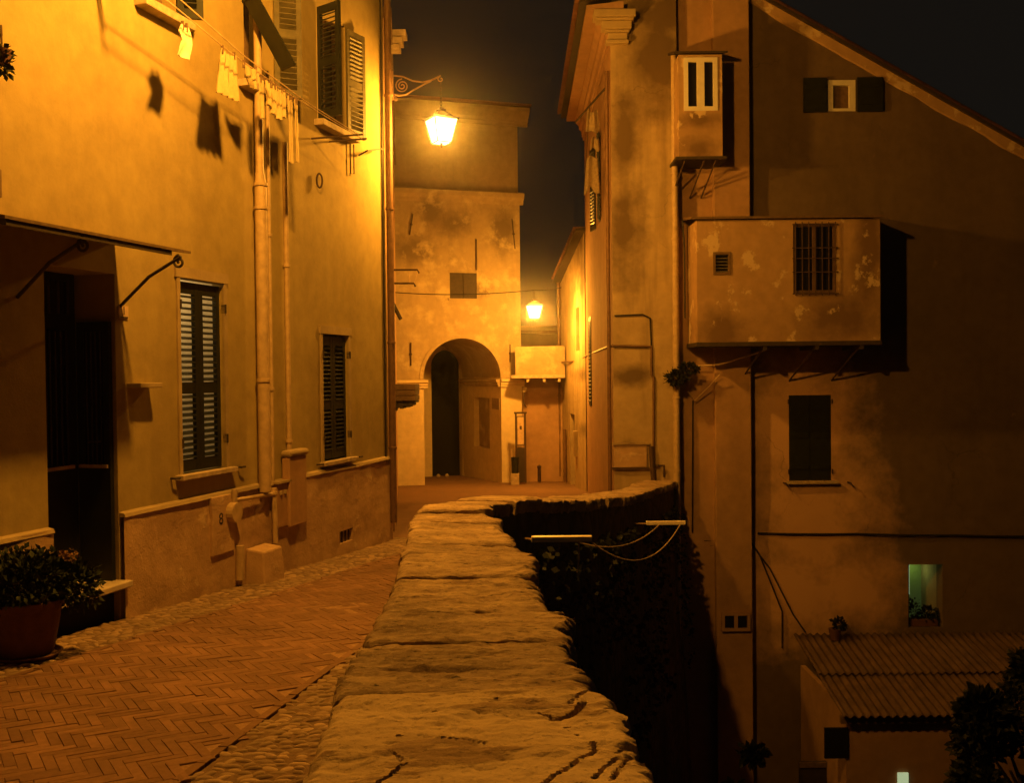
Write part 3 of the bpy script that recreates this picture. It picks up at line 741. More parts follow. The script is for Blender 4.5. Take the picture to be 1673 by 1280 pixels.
mb = MB(); mb.box(LW, vent[0] - .02, vent[1] + .02, -0.09, -0.06, vent[2] - .02, vent[3] + .02); g_ = mb.build('vent_grille', M['void'], H1)
for k in range(4):
    x = vent[0] + (vent[1] - vent[0]) * (k + .5) / 4; MB().box(LW, x - .006, x + .006, 0.0, 0.02, vent[2], vent[3]).build('grille_bar', M['iron'], g_)
# ground floor windows: closed louvred shutters, painted surrounds, sills
for nm, w, tilt in (('a', w1, 1), ('b', w2, 0)):
    a, b, c, d = w; mid = (a + b) / 2
    fm = MB(); fm.box(LW, a - .07, b + .07, -.01, 0.025, d, d + .1); fm.box(LW, a - .05, a, -.01, 0.02, c, d); fm.box(LW, b, b + .05, -.01, 0.02, c, d); fm.build('window_surround', M['band'], H1)
    MB().box(LW, a - .1, b + .1, -.05, 0.09, c - .05, c).build('window_sill', M['stone'], H1, bevel=0.006)
    n = 0.056 if nm == 'a' else 0.05
    for (p, q, hg) in ((a + .012, mid - .003, 'l'), (mid + .003, b - .012, 'r')):
        shutter(H1, LW, p, q, c + .015, d - .03, d=-0.075, rails=(0, 0.44, 1.0), pitch_=n, hinge=hg, stile=0.065, rail=0.11, lean=0.38 if nm == 'a' else 0.75)
    for hx in (a - .012, b + .0):
        for hz in (c + .25, d - .3): MB().box(LW, hx, hx + .012, -0.02, 0.035, hz, hz + .09).build('hinge', M['ironb'], H1)
    for px_ in (a - .17, b + .22):                          # shutter stays on the wall
        MB().tube([LW.p(px_, 0, c - .02), LW.p(px_, 0.05, c - .02), LW.p(px_ + .06, 0.06, c - .02)], 0.012, 6).build('shutter_stay', M['ironb'], H1)
# doorway: closed leaf at the back, its fellow folded against the jamb, transom with bars, worn step
zd = LW.px(100, 522, -0.38)[1]; zb = LW.px(190, 950)[1]
dr = MB(); x0, x1 = D0 + 0.01, D1 - 0.06
dr.box(LW, x0, x1, -0.41, -0.36, zb, zb + 0.98)
for a, b, c, d in ((x0, x0 + .09, zb + .98, zd), (x1 - .09, x1, zb + .98, zd), ((x0 + x1) / 2 - .04, (x0 + x1) / 2 + .04, zb + .98, zd - .09), (x0 + .09, x1 - .09, zd - .09, zd)):
    dr.box(LW, a, b, -0.41, -0.36, c, d)
door = dr.build('door', M['green'], H1)
for a, b in ((x0 + .09, (x0 + x1) / 2 - .04), ((x0 + x1) / 2 + .04, x1 - .09)):
    MB().box(LW, a, b, -0.40, -0.385, zb + .98, zd - .09).build('pane', M['glass'], door)
MB().box(LW, x0 + .06, x1 - .06, -0.36, -0.335, zb + .97, zb + 1.0).build('rail', M['zinc'], door)
for k in range(9):
    x = x0 + .12 + k * (x1 - x0 - .24) / 8; MB().box(LW, x - .006, x + .006, -0.358, -0.348, zb + 1.0, zd - .1).build('bar', M['ironb'], door)
JF = Frame(LW.p(D1 - 0.012, 0, 0), -LW.n, -LW.u)             # faces along the street towards the door opening
lf = MB(); e0, e1 = 0.03, 0.35
lf.box(JF, e0, e1, 0.0, 0.045, zb, zb + .98)
for a, b, c, d in ((e0, e0 + .06, zb + .98, zd - .02), (e1 - .06, e1, zb + .98, zd - .02), (e0 + .06, e1 - .06, zd - .1, zd - .02)): lf.box(JF, a, b, 0, .045, c, d)
leaf = lf.build('door', M['green'], H1)
MB().box(JF, e0 + .06, e1 - .06, 0.016, 0.026, zb + .98, zd - .1).build('pane', M['glass'], leaf)
MB().box(JF, e0 + .02, e1 - .02, 0.046, 0.065, zb + .97, zb + 1.0).build('rail', M['zinc'], leaf)
for k in range(4):
    x = e0 + .09 + k * (e1 - e0 - .18) / 3; MB().box(JF, x - .005, x + .005, 0.03, 0.04, zb + 1.0, zd - .1).build('bar', M['ironb'], leaf)
MB().tube([JF.p(e0 + .09, .05, zb + 1.2), JF.p(e0 + .09, .1, zb + 1.2), JF.p(e0 + .17, .1, zb + 1.2)], 0.01, 6).build('handle', M['ironb'], leaf)
tr = MB(); tr.box(LW, x0, x1, -0.41, -0.36, zd, zd + .05); tr.box(LW, x0, x1, -0.41, -0.36, DZT - .06, DZT)
tr.box(LW, x0, x0 + .06, -0.41, -0.36, zd + .05, DZT - .06); tr.box(LW, x1 - .06, x1, -0.41, -0.36, zd + .05, DZT - .06); trn = tr.build('transom', M['green'], H1)
MB().box(LW, x0 + .06, x1 - .06, -0.40, -0.39, zd + .05, DZT - .06).build('pane', M['glass'], trn)
for k in range(6):
    x = x0 + .1 + k * (x1 - x0 - .2) / 5; MB().tube([LW.p(x, -.345, zd + .04), LW.p(x, -.345, DZT - .05)], 0.011, 6).build('bar', M['ironb'], trn)
MB().box(LW, D0 - .03, D1 + .03, -0.44, 0.115, zb - .055, zb).build('door_step', M['marble'], H1, bevel=0.01)
MB().box(LW, D0, D1, -0.44, -0.06, -1.2, zb - .055).build('step_riser', M['void'], H1)
# upper floor: window frames, sills and open shutters
for a, b, z, h in ((A0, A1, SILL, 1.75), (B0, B1, SILL, 1.42), (Z0, Z1, 5.0, 1.7)):
    f = MB(); f.box(LW, a, a + .06, -.19, -.14, z + .02, z + h); f.box(LW, b - .06, b, -.19, -.14, z + .02, z + h); f.box(LW, (a + b) / 2 - .04, (a + b) / 2 + .04, -.19, -.14, z + .02, z + h)
    f.box(LW, a + .06, b - .06, -.19, -.14, z + h - .07, z + h); wn = f.build('window', M['planks'], H1)
    MB().box(LW, a + .06, b - .06, -.18, -.165, z + .02, z + h - .07).build('pane', M['glass'], wn)
    MB().box(LW, a - .14, b + .14, -.02, 0.13, z - .06, z + .018).build('window_sill', M['stone'], H1, bevel=0.008)
hwA, hwB = (A1 - A0) / 2, (B1 - B0) / 2
shutter(H1, LW, A1 - hwA, A1, SILL + .03, SILL + 1.74, d=0.02, open_deg=128, hinge='r', pitch_=0.06, mat='green_pale', rails=(0, 0.42, 1))
la, lfA = shutter(H1, LW, A0, A0 + hwA, SILL + .85, SILL + 1.74, d=0.02, open_deg=120, hinge='l', pitch_=0.06)
# the lower flap of that leaf is propped outwards
p0, p1 = lfA.p(0.02, .02, SILL + .85), lfA.p(hwA - .02, .02, SILL + .85); oA = LW.n * 0.42 + Vector((0, 0, -0.75))
fl = MB(); fl.hexa([p0, p1, p0 + LW.u * .035, p1 + LW.u * .035] + [p0 + oA, p1 + oA, p0 + oA + LW.u * .035, p1 + oA + LW.u * .035]); fl.build('shutter_flap', M['green'], H1)
shutter(H1, LW, B0, B0 + hwB, SILL + .03, SILL + 1.4, d=0.02, open_deg=112, hinge='l', pitch_=0.055)
shutter(H1, LW, B1 - hwB, B1, SILL + .03, SILL + 1.4, d=0.03, open_deg=168, hinge='r', pitch_=0.055, mat='green_pale')
hwZ = (Z1 - Z0) / 2
shutter(H1, LW, Z1 - hwZ, Z1, 5.04, 6.68, d=0.02, open_deg=120, hinge='r', pitch_=0.06)
# eaves above the picture
MB().box(LW, 2.0, uC + .3, -0.3, 0.6, 9.5, 9.68).build('eaves', M['planks'], H1)

# ---- iron and tin canopy over the door
fl_, fz = LW.px(8, 354, .75); fr_, fz2 = LW.px(312, 417, .75); fz = (fz + fz2) / 2
CAN = thing('door_canopy', LW.p((D0 + D1) / 2, 0, fz), 'thin dark sheet canopy on two scrolled iron brackets over the house door', 'canopy')
cn = MB(); cn.hexa([LW.p(fl_, 0.0, fz + .13), LW.p(fr_, 0.0, fz + .13), LW.p(fl_, .75, fz), LW.p(fr_, .75, fz), LW.p(fl_, 0.0, fz + .155), LW.p(fr_, 0.0, fz + .155), LW.p(fl_, .75, fz + .022), LW.p(fr_, .75, fz + .022)]); cn.build('canopy_sheet', M['planks'], CAN)
MB().hexa([LW.p(fl_ + .02, .68, fz - .03), LW.p(fr_ - .25, .68, fz - .03), LW.p(fl_ + .02, .74, fz - .04), LW.p(fr_ - .25, .74, fz - .04), LW.p(fl_ + .02, .68, fz + .01), LW.p(fr_ - .25, .68, fz + .01), LW.p(fl_ + .02, .74, fz - .001), LW.p(fr_ - .25, .74, fz - .001)]).build('front_board', M['wood'], CAN)
for ub in (D0 - 0.28, D1 + 0.06):
    b = MB(); b.tube([LW.p(ub, 0.0, fz - .42), LW.p(ub, .3, fz - .17), LW.p(ub, .62, fz - .01)], 0.014, 6)
    sf = Frame(LW.p(ub, 0, 0), LW.n, LW.u); b.tube(spiral(sf, .6, fz - .055, 0, .06, 1.4, math.pi / 2, 26), 0.011, 6); b.build('bracket', M['ironb'], CAN)

# ---- house number, shelf, wall fittings
a = LW.box_px(193, 500, 208, 521); pq = tag(MB().box(LW, a[0], a[1], -.005, .012, a[2], a[3]).build('house_number', M['paper'], None), 'small pale house number tile beside the door, reading 1', 'plaque')
text('1', 'number', LW, (a[0] + a[1]) / 2, .0125, (a[2] + a[3]) / 2 + .01, 0.11, 'ironb', pq)
MB().box(LW, a[0] + .01, a[1] - .01, .012, .015, a[2] + .006, a[2] + .018).build('underline', M['ironb'], pq)
a = LW.box_px(219, 626, 255, 634, .08); tag(MB().box(LW, a[0], a[1], -.02, .15, a[2], a[3]).build('wall_shelf', M['band'], None, bevel=.006), 'small stone shelf on the wall between door and window', 'shelf')
a = LW.box_px(216, 640, 255, 800, 0)

def pipe(name, pts, r, label, mat='zinc', cat='pipe', clips=(), parent=None, fr=LW):
    root = thing(name, Vector(pts[-1]), label, cat) if parent is None else parent
    MB().tube(pts, r, 10).build('tube', M[mat], root)
    if isinstance(r, list): r = r[-1]
    for c in clips: MB().lathe(Vector(c) - Vector((0, 0, .02)), [(r * .9, 0), (r + .012, .004), (r + .012, .036), (r * .9, .04)], 12).build('clip', M[mat], root)
    return root
def wp(x, y, d, fr=LW):
    u, z = fr.px(x, y, d); return fr.p(u, d, z)
up = LW.px(415, 500)[0]
pipe('downpipe', [LW.p(up, .09, 7.9), LW.p(up, .09, 3.85), LW.p(up, .10, 3.7), LW.p(up, .10, 0.4)], [.045, .045, .066, .066], 'thick ochre-painted downpipe between the two ground floor windows', clips=[LW.p(up, .1, 3.7), LW.p(up, .1, 3.45), LW.p(up, .1, 1.6)])
up = LW.px(437, 500)[0]
pipe('conduit', [LW.p(up, .035, 5.0), LW.p(up, .035, 0.45)], .02, 'slim conduit running close to the thick downpipe', clips=[LW.p(up, .035, 3.2), LW.p(up, .035, 1.5)])
up = LW.px(464, 500)[0]
pipe('conduit', [LW.p(up, .04, 4.3), LW.p(up, .04, 2.0), LW.p(up, .04, 0.55)], .03, 'slim pale conduit nearer the narrow shuttered window', clips=[LW.p(up, .04, 2.9), LW.p(up, .04, .9)])
up = LW.px(637, 500)[0]
pipe('downpipe', [LW.p(uC - .03, .085, 9.3), LW.p(uC - .03, .085, .3), LW.p(uC - .03, .085, gz(14.2) + .25)], .05, 'dark downpipe on the outer corner of the ochre house', mat='copper', clips=[LW.p(uC - .03, .085, z) for z in (5.6, 4.0, 2.1, 0.6)])
pipe('corner_cable', wires([LW.p(uC - .13, .02, 9.2), LW.p(uC - .13, .02, -.4)], 6), .012, 'thin cable down the edge of the ochre house corner', mat='cable', cat='cable')
# gas pipework on the plinth
root = thing('gas_pipework', wp(447, 890, .1), 'pale gas pipes with a round cap fixed low on the plinth', 'pipe')
pipe('x', [wp(447, 798, .1), wp(449, 845, .1), wp(450, 888, .1)], .03, '', parent=root, clips=[wp(447, 806, .1)])
pipe('x', [wp(383, 818, .1), wp(450, 807, .1)], .022, '', parent=root)
pipe('x', [wp(383, 800, .1), wp(383, 832, .1)], .03, '', parent=root)
q = wp(384, 838, .12); dk = MB()
for k in range(18):
    a0 = 2 * math.pi * k / 18; a1 = 2 * math.pi * (k + 1) / 18; f = lambda a, d, r: q + LW.u * (r * math.cos(a)) + Vector((0, 0, r * math.sin(a))) + LW.n * d
    dk.quad(q + LW.n * .03, f(a0, .03, .1), f(a1, .03, .1)); dk.quad(f(a0, .03, .1), f(a0, -.06, .11), f(a1, -.06, .11), f(a1, .03, .1))
dk.build('round_cap', M['zinc'], root)
pipe('drain_stub', [wp(392, 892, .09), wp(392, 948, .09)], .045, 'short upright pipe stub at the foot of the plinth')
a = LW.box_px(470, 740, 498, 858, .1); root = thing('meter_cover', LW.p(a[0], .1, a[2]), 'tall flat box with rounded cap covering pipes on the plinth', 'box')
MB().box(LW, a[0], a[1], .03, .13, a[2], a[3] - .04).build('cover', M['pinkish'], root, bevel=.012)
MB().box(LW, a[0] - .02, a[1] + .02, .02, .16, a[3] - .035, a[3] + .04).build('cap', M['band'], root, bevel=.03)
a = LW.box_px(452, 790, 469, 862, .09); root = thing('meter_box', LW.p(a[0], .1, a[2]), 'shallow meter box beside the tall covered pipe', 'box')
MB().box(LW, a[0], a[1], .03, .1, a[2], a[3]).build('case', M['pinkish'], root, bevel=.01); MB().box(LW, a[0] - .02, a[1] + .06, .03, .13, a[3] + .005, a[3] + .03).build('lid', M['band'], root)
for k in (0.3, 0.7): MB().lathe(LW.p(a[0] + (a[1] - a[0]) * k, .105, a[3] - .1), [(0, -.02), (.02, -.02), (.02, .02), (0, .02)], 8).build('dial', M['band'], root)
a = LW.box_px(421, 897, 452, 944, .2); zc = gz(LW.p(a[0], 0, 0).y)
tag(MB().hexa([LW.p(a[0] - .02, .05, zc - .1), LW.p(a[1] + .02, .05, zc - .1), LW.p(a[0] - .02, .3, zc - .1), LW.p(a[1] + .02, .3, zc - .1), LW.p(a[0], .06, a[3] + .03), LW.p(a[1], .06, a[3] + .03), LW.p(a[0], .27, a[3]), LW.p(a[1], .27, a[3])]).build('stone_block', M['plinth'], None, bevel=.02), 'squat stone block standing on the cobbles against the plinth', 'block')
a = LW.box_px(346, 810, 382, 905, .07); bd = tag(MB().box(LW, a[0], a[1], .03, .078, a[2], a[3]).build('wall_panel', M['plinth'], None, bevel=.006), 'flat rendered panel on the plinth painted with a dark figure 8', 'panel')
u, z = LW.px(363, 849, .09); text('8', 'figure', LW, u, .0785, z, 0.16, 'ironb', bd)
u, z = LW.px(522, 295, .05); tag(MB().tube([LW.p(u, .04, z + .09)] + [LW.p(u + .035 * math.sin(t), .05 + .02 * math.sin(t), z + .085 * math.cos(t)) for t in [k * math.pi / 8 for k in range(17)]], .012, 6).build('iron_ring', M['iron'], None), 'dark oval iron ring fixed high on the ochre wall', 'ring')
b = MB(); b.tube([LW.p(*((lambda q: (q[0], .03, q[1]))(LW.px(x, y)))) for x, y in ((569, 235), (569.5, 284), (575, 284), (574.5, 236))], .009, 6)
tag(b.build('wire_loop', M['iron'], None), 'long thin wire loop hanging below the upper window sill', 'wire')
b = MB(); b.tube([wp(586, 254, .02), wp(600, 246, .15), wp(626, 243, .12)], .012, 6); tag(b.build('cable_arm', M['ironb'], None), 'bent iron cable arm on the brightly lit wall corner', 'bracket')
hp = wp(3, 100, .25); hpt = thing('hanging_plant', hp, 'little hanging plant peeping in at the picture edge above the canopy', 'plant'); t = MB(); leaves(t, hp, (.07, .07, .14), 160, .05, random.Random(2), shell=0); t.build('foliage', M['leaf'], hpt)
MB().lathe(hp + Vector((0, 0, -.02)), [(0, 0), (.05, 0), (.07, .1), (.0, .1)], 12).build('pot', M['terra'], hpt); MB().tube([hp + Vector((0, 0, .1)), hp + Vector((0, 0, .25)), LW.p(LW.px(3, 60)[0], 0, hp.z + .3)], .008, 5).build('hook', M['iron'], hpt)
# things just peeping in at the edge of the picture
u, z = LW.px(4, 300, .3); root = thing('wall_box', LW.p(u - .1, .1, z), 'grey-brown box on the wall at the very edge above the canopy', 'box')
MB().box(LW, u - .22, u, .1, .3, z - .1, z + .1).build('case', M['planks'], root, bevel=.01); MB().tube([LW.p(u - .04, .2, z - .1), LW.p(u - .04, .2, z - .35)], .02, 6).build('tube', M['iron'], root)

# ================================================================== LAUNDRY
def garment(name, mat, label, outline, p_top, size, folds=3, amp=.02, seed=0, sway=0.0, th=.012):
    """a hanging cloth: outline gives half-widths from top to bottom; pinned along the line direction"""
    w, h = size; mb = MB(); nv, nu = 22, 14
    def pt(a, b, s):
        k = b * (len(outline) - 1); i = min(int(k), len(outline) - 2); t = k - i
        l = outline[i][0] * (1 - t) + outline[i + 1][0] * t; r = outline[i][1] * (1 - t) + outline[i + 1][1] * t
        x = (l + (r - l) * a) * w
        droop = 0.06 * h * math.sin(math.pi * a) * (1 - b)
        d = amp * math.sin(a * folds * 2 * math.pi + seed + b * 1.2) * (0.35 + 0.65 * b) + sway * b * h + s * th / 2 + 0.01 * nz(a * 3, b * 3, seed)
        return p_top + LW.u * x + LW.n * d + Vector((0, 0, -b * h - droop))
    n0 = len(mb.v); mb.grid(nu, nv, lambda a, b: pt(a, b, 1)); mb.grid(nu, nv, lambda a, b: pt(a, b, -1)); off = (nu + 1) * (nv + 1)
    ring = [a for a in range(nu + 1)] + [(nu + 1) * b + nu for b in range(1, nv + 1)] + [(nu + 1) * nv + a for a in range(nu - 1, -1, -1)] + [(nu + 1) * b for b in range(nv - 1, 0, -1)]
    for q in range(len(ring)): r2 = ring[(q + 1) % len(ring)]; mb.f.append((ring[q], r2, r2 + off, ring[q] + off))
    root = thing(name, p_top, label, 'laundry', 'washing on the line')
    mb.build('cloth', M[mat], root, smooth=True)
    for k in (outline[0][0] * w + .015, outline[0][1] * w - .015):
        MB().box(Frame(p_top + LW.u * k, LW.u, LW.n), -.006, .006, -.012, .012, p_top.z - .045, p_top.z + .03).build('peg', M['planks'], root)
    return root
LA = [wp(236, -30, .45), wp(300, 22, .45), wp(372, 82, .45), wp(470, 152, .45), wp(592, 227, .45)]
LB = [wp(262, -30, .62), wp(330, 30, .62), wp(400, 92, .62), wp(500, 166, .62), wp(586, 220, .62)]
for pts, lab in ((LA, 'pale clothes line carrying the washing under the upper windows'), (LB, 'second pale clothes line strung further from the ochre wall')):
    a, b = pts[0], pts[-1]
    root = thing('clothes_line', b, lab, 'clothes line'); MB().tube(wires(pts, 6), .006, 5).build('cord', M['cord'], root)
    q = b - LW.n * ((b - LW.o).dot(LW.n)); MB().tube([q, b + LW.n * .06], .012, 6).build('bracket', M['iron'], root)
    q = a - LW.n * ((a - LW.o).dot(LW.n)); MB().tube([q, a + LW.n * .06], .012, 6).build('bracket', M['iron'], root)
rect = [(-.5, .5), (-.5, .5)]
garment('hanging_sock', 'cloth', 'small bright white garment pegged at the upper end of the clothes line', [(-.1, .3), (-.32, .5), (-.12, .48), (-.3, .42), (-.42, .3)], wp(299, 40, .45), (.23, .29), 1, .012, 1)
garment('hanging_towel', 'cream', 'wide yellowish towel hanging below the slanted shutter flap', [(-.3, .35), (-.42, .4), (-.5, .45), (-.55, .5)], wp(372, 84, .45), (.36, .43), 4, .022, 2)
garment('hanging_cloth', 'cream', 'small folded cloth draped just past the yellowish towel', [(-.5, .5), (-.3, .45), (0.1, .4)], wp(408, 108, .5), (.25, .2), 2, .02, 3)
garment('hanging_sock', 'cream', 'narrow sock hanging first in the row of small washing', [(-.5, .5), (-.45, .4), (-.4, .5), (-.2, .5)], wp(428, 128, .45), (.09, .40), 1, .012, 4)
for k, (x, y, w, h, lab) in enumerate(((438, 133, .1, .24, 'short curled garment second in the row of small washing'), (446, 138, .1, .3, 'looped pale garment third in the row of small washing'),
                                       (455, 143, .12, .33, 'wavy pale garment fourth in the row of small washing'), (463, 148, .09, .28, 'short pale garment fifth in the row of small washing'))):
    garment('hanging_underwear', 'cream', lab, [(-.5, .5), (-.5, .5), (-.15, .3), (-.4, .4)], wp(x, y, .45), (w, h), 2, .02, k * 1.7)
garment('hanging_stocking', 'cream', 'long thin stocking hanging lowest of all the washing', [(-.5, .5), (-.35, .45), (-.3, .3), (-.4, .4), (-.7, .4)], wp(474, 158, .45), (.09, .70), 1, .012, 6)
garment('hanging_stocking', 'cream', 'second long stocking next to the lowest hanging one', [(-.4, .5), (-.3, .4), (-.2, .4), (-.2, .5)], wp(483, 163, .5), (.07, .66), 1, .01, 7)

# ================================================================== POTTED PLANT BY THE DOOR
pg = on_ground(36, 1050); pc = Vector((-3.50, 7.12, gz(7.12)))
PP = thing('potted_plant', pc, 'bushy dark green plant in a big terracotta pot beside the doorway', 'plant')
MB().lathe(pc, [(.0, .03), (.165, .03), (.18, .06), (.235, .36), (.255, .365), (.26, .42), (.24, .425), (.225, .38), (0, .375)], 32).build('pot', M['terra'], PP)
MB().lathe(pc, [(0, .004), (.205, .004), (.235, .035), (.22, .04), (.195, .02), (0, .02)], 32).build('saucer', M['terra'], PP)
MB().lathe(pc, [(.226, .379), (.13, .4), (0, .41)], 20).build('soil', M['soil'], PP)
lm = MB(); rl = random.Random(3)
leaves(lm, pc + Vector((0, 0, .56)), (.46, .42, .24), 2600, .055, rl, up=.3, shell=.35); leaves(lm, pc + Vector((.28, .12, .48)), (.24, .22, .2), 700, .05, rl, shell=.3); leaves(lm, pc + Vector((-.25, 0, .58)), (.3, .25, .2), 700, .05, rl, shell=.3)
lm.build('foliage', M['leaf'], PP)
st = MB()
for k in range(16):
    a = k * 2.4; st.tube([pc + Vector((.03 * math.cos(a), .03 * math.sin(a), .39)), pc + Vector((.2 * math.cos(a), .18 * math.sin(a), .6))], .006, 5)
st.build('stems', M['wood'], PP)
fw = MB()
for (x, y, n) in ((103, 908, 70), (114, 912, 60), (96, 910, 30), (120, 903, 14)):
    q = at_y(x, y, pc.y + .05); leaves(fw, q, (.04, .04, .03), n, .03, rl, shell=0)
fw.build('dry_flowers', M['straw'], PP)

# ================================================================== CHURCH WITH ARCHED PORCH AT THE END OF THE STREET
CHT = thing('church', CH.p(-2, 0, gz(27)), 'tall plastered church front with cornices and a deep arched porch at the street end', 'church')
cu_ = lambda x, y=650: CH.px(x, y)[0]; czx = lambda y, x=750: CH.px(x, y)[1]
L0, R0_, E1 = cu_(692), cu_(818), cu_(852); zi = czx(624); zc = czx(553); zg = gz(28) - .3
rad = (R0_ - L0) / 2; cm = (L0 + R0_) / 2; zs_ = zc - rad                        # semicircle springs a little above the impost
ztop = czx(176, 760); zmid = czx(316, 760)
winc = CH.box_px(735, 446, 779, 488)
up_ops = [(L0, R0_, zi - .02, zc + .03, .01), (*winc, .14)]
wall('wall', CH, -5.0, E1, zi, zmid, [(L0, R0_, zi, zc + .05, .0), (*winc, .12)], M['church'], CHT, wob=.03, step=.3, seed=3, thick=5.0)
wall('upper_wall', CH, -5.0, E1 - .03, zmid, ztop, [], M['church_up'], CHT, wob=.03, step=.3, seed=4, thick=5.0, d=-.03)
wall('dado', CH, -5.0, L0, zg, zi, [], M['church_pale'], CHT, wob=.012, d=.04, seed=5)
wall('dado', CH, R0_, E1, zg, zi, [], M['church_pale'], CHT, wob=.012, d=.04, seed=6, thick=.06)
sp = MB(); n = 28                                                                 # spandrels over the round arch
arc = [(cm + rad * math.cos(math.pi - math.pi * k / n), zs_ + rad * math.sin(math.pi * k / n)) for k in range(n + 1)]
for (a, za), (b, zb_) in zip(arc, arc[1:]): sp.quad(CH.p(a, 0, za), CH.p(b, 0, zb_), CH.p(b, 0, zc + .05), CH.p(a, 0, zc + .05))
sp.build('spandrel', M['church'], CHT)
DP = 4.1                                                                          # the porch runs back this far
va = MB()
for (a, za), (b, zb_) in zip(arc, arc[1:]):
    for k in range(8): va.quad(CH.p(a, -DP * k / 8, za), CH.p(b, -DP * k / 8, zb_), CH.p(b, -DP * (k + 1) / 8, zb_), CH.p(a, -DP * (k + 1) / 8, za))
va.build('vault', M['church'], CHT, smooth=True)
arch = MB()
for (a, za), (b, zb_) in zip(arc, arc[1:]):                                      # raised plaster band round the arch
    o1 = lambda p, q, r: (cm + (p - cm) * r, zs_ + (q - zs_) * r)
    a2, b2 = o1(a, za, 1.1), o1(b, zb_, 1.1)
    arch.hexa([CH.p(a, -.02, za), CH.p(b, -.02, zb_), CH.p(a, .02, za), CH.p(b, .02, zb_), CH.p(a2[0], -.02, a2[1]), CH.p(b2[0], -.02, b2[1]), CH.p(a2[0], .02, a2[1]), CH.p(b2[0], .02, b2[1])])
arch.build('archivolt', M['church'], CHT)
PR = Frame(CH.p(R0_, 0, 0), -CH.n, -CH.u); PL = Frame(CH.p(L0, 0, 0), -CH.n, CH.u)
nb = PR.box_px(775, 650, 800, 732); nu0, nu1 = min(nb[:2]), max(nb[:2])
wall('porch_wall', PR, 0, DP, zg, zs_ + .02, [(nu0, nu1, nb[2], nb[3], .16)], M['church_pale'], CHT, wob=.012, seed=8)
MB().box(PR, nu0 - .02, nu1 + .02, -.2, -.155, nb[2] - .02, nb[3] + .02).build('niche_back', M['church'], CHT)
wall('porch_wall', PL, 0, DP, zg, zs_ + .02, [], M['church_pale'], CHT, wob=.012, seed=9)
a = PR.box_px(815, 651, 803, 669, .03); MB().box(PR, min(a[:2]), max(a[:2]), -.01, .02, a[2], a[3]).build('wall_plaque', M['plaque'], CHT)
# back wall of the porch with the dark inner doorway
BK = Frame(CH.p(0, -DP, 0), CH.u, CH.n); q0, q1 = BK.px(705, 650)[0], BK.px(755, 650)[0]; qz = BK.px(724, 572)[1]; qr = (q1 - q0) / 2; qs = qz - qr; qm = (q0 + q1) / 2
bk = MB()
arc2 = [(qm + qr * math.cos(math.pi - math.pi * k / n), qs + qr * math.sin(math.pi * k / n)) for k in range(n + 1)]
for (a, za), (b, zb_) in zip(arc2, arc2[1:]):
    bk.quad(BK.p(a, 0, za), BK.p(b, 0, zb_), BK.p(b, 0, zc + .1), BK.p(a, 0, zc + .1)); bk.quad(BK.p(a, 0, za), BK.p(b, 0, zb_), BK.p(b, -.4, zb_), BK.p(a, -.4, za))
bk.quad(BK.p(L0 - .02, 0, zg), BK.p(q0, 0, zg), BK.p(q0, 0, zc + .1), BK.p(L0 - .02, 0, zc + .1)); bk.quad(BK.p(q1, 0, zg), BK.p(R0_ + .02, 0, zg), BK.p(R0_ + .02, 0, zc + .1), BK.p(q1, 0, zc + .1))
bk.quad(BK.p(q0, 0, zg), BK.p(q0, 0, qs), BK.p(q0, -.4, qs), BK.p(q0, -.4, zg)); bk.quad(BK.p(q1, 0, zg), BK.p(q1, 0, qs), BK.p(q1, -.4, qs), BK.p(q1, -.4, zg))
bk.build('porch_back', M['church_pale'], CHT)
MB().box(BK, q0 - .1, q1 + .1, -.6, -.4, zg, qz + .2).build('inner_door', M['void'], CHT)
zst = gz(31.5) - .03
# imposts, string course, crown cornice
def moulding(name, fr, u0, u1, z, prof, mat, parent, ends=True):
    mb = MB(); pts = [(p[0], z + p[1]) for p in prof]; base0 = [fr.p(u0, d, zz) for d, zz in pts]; base1 = [fr.p(u1, d, zz) for d, zz in pts]
    for k in range(len(pts) - 1): mb.quad(base0[k], base0[k + 1], base1[k + 1], base1[k])
    mb.quad(*base0); mb.quad(*reversed(base1)); return mb.build(name, mat, parent)
imp = [(0, -.16), (.06, -.16), (.06, -.11), (.085, -.09), (.085, -.04), (.14, -.01), (.14, .05), (0, .07)]
imp = [(d + .04, z) for d, z in imp]; imp[0] = (-.01, -.16); imp[-1] = (-.01, .07)
moulding('impost', CH, -5.0, L0 + .1, zi, imp, M['church_pale'], CHT); moulding('impost', CH, R0_ - .02, E1 + .06, zi, imp, M['church_pale'], CHT)
moulding('impost', PR, 0.0, DP, zi, [(d * .8 - .01, z) for d, z in imp], M['church'], CHT)
sc_ = [(-.02, -.26), (.03, -.25), (.05, -.16), (.12, -.08), (.14, 0), (.15, .05), (-.02, .1)]
moulding('string_course', CH, -5.0, E1 + .1, zmid, sc_, M['church'], CHT)
cr = [(-.02, -.42), (.04, -.41), (.04, -.32), (.08, -.3), (.1, -.22), (.2, -.1), (.25, -.04), (.26, .06), (-.02, .1)]
moulding('crown_cornice', CH, -5.0, E1 + .25, ztop, cr, M['church_up'], CHT)
mb = MB(); mb.hexa([CH.p(-5, -5, ztop), CH.p(E1 + .25, -5, ztop), CH.p(-5, .3, ztop + .1), CH.p(E1 + .28, .3, ztop + .1), CH.p(-5, -5, ztop + .4), CH.p(E1 + .25, -5, ztop + .4), CH.p(-5, .3, ztop + .16), CH.p(E1 + .28, .3, ztop + .16)]); mb.build('roof', M['rtile'], CHT)
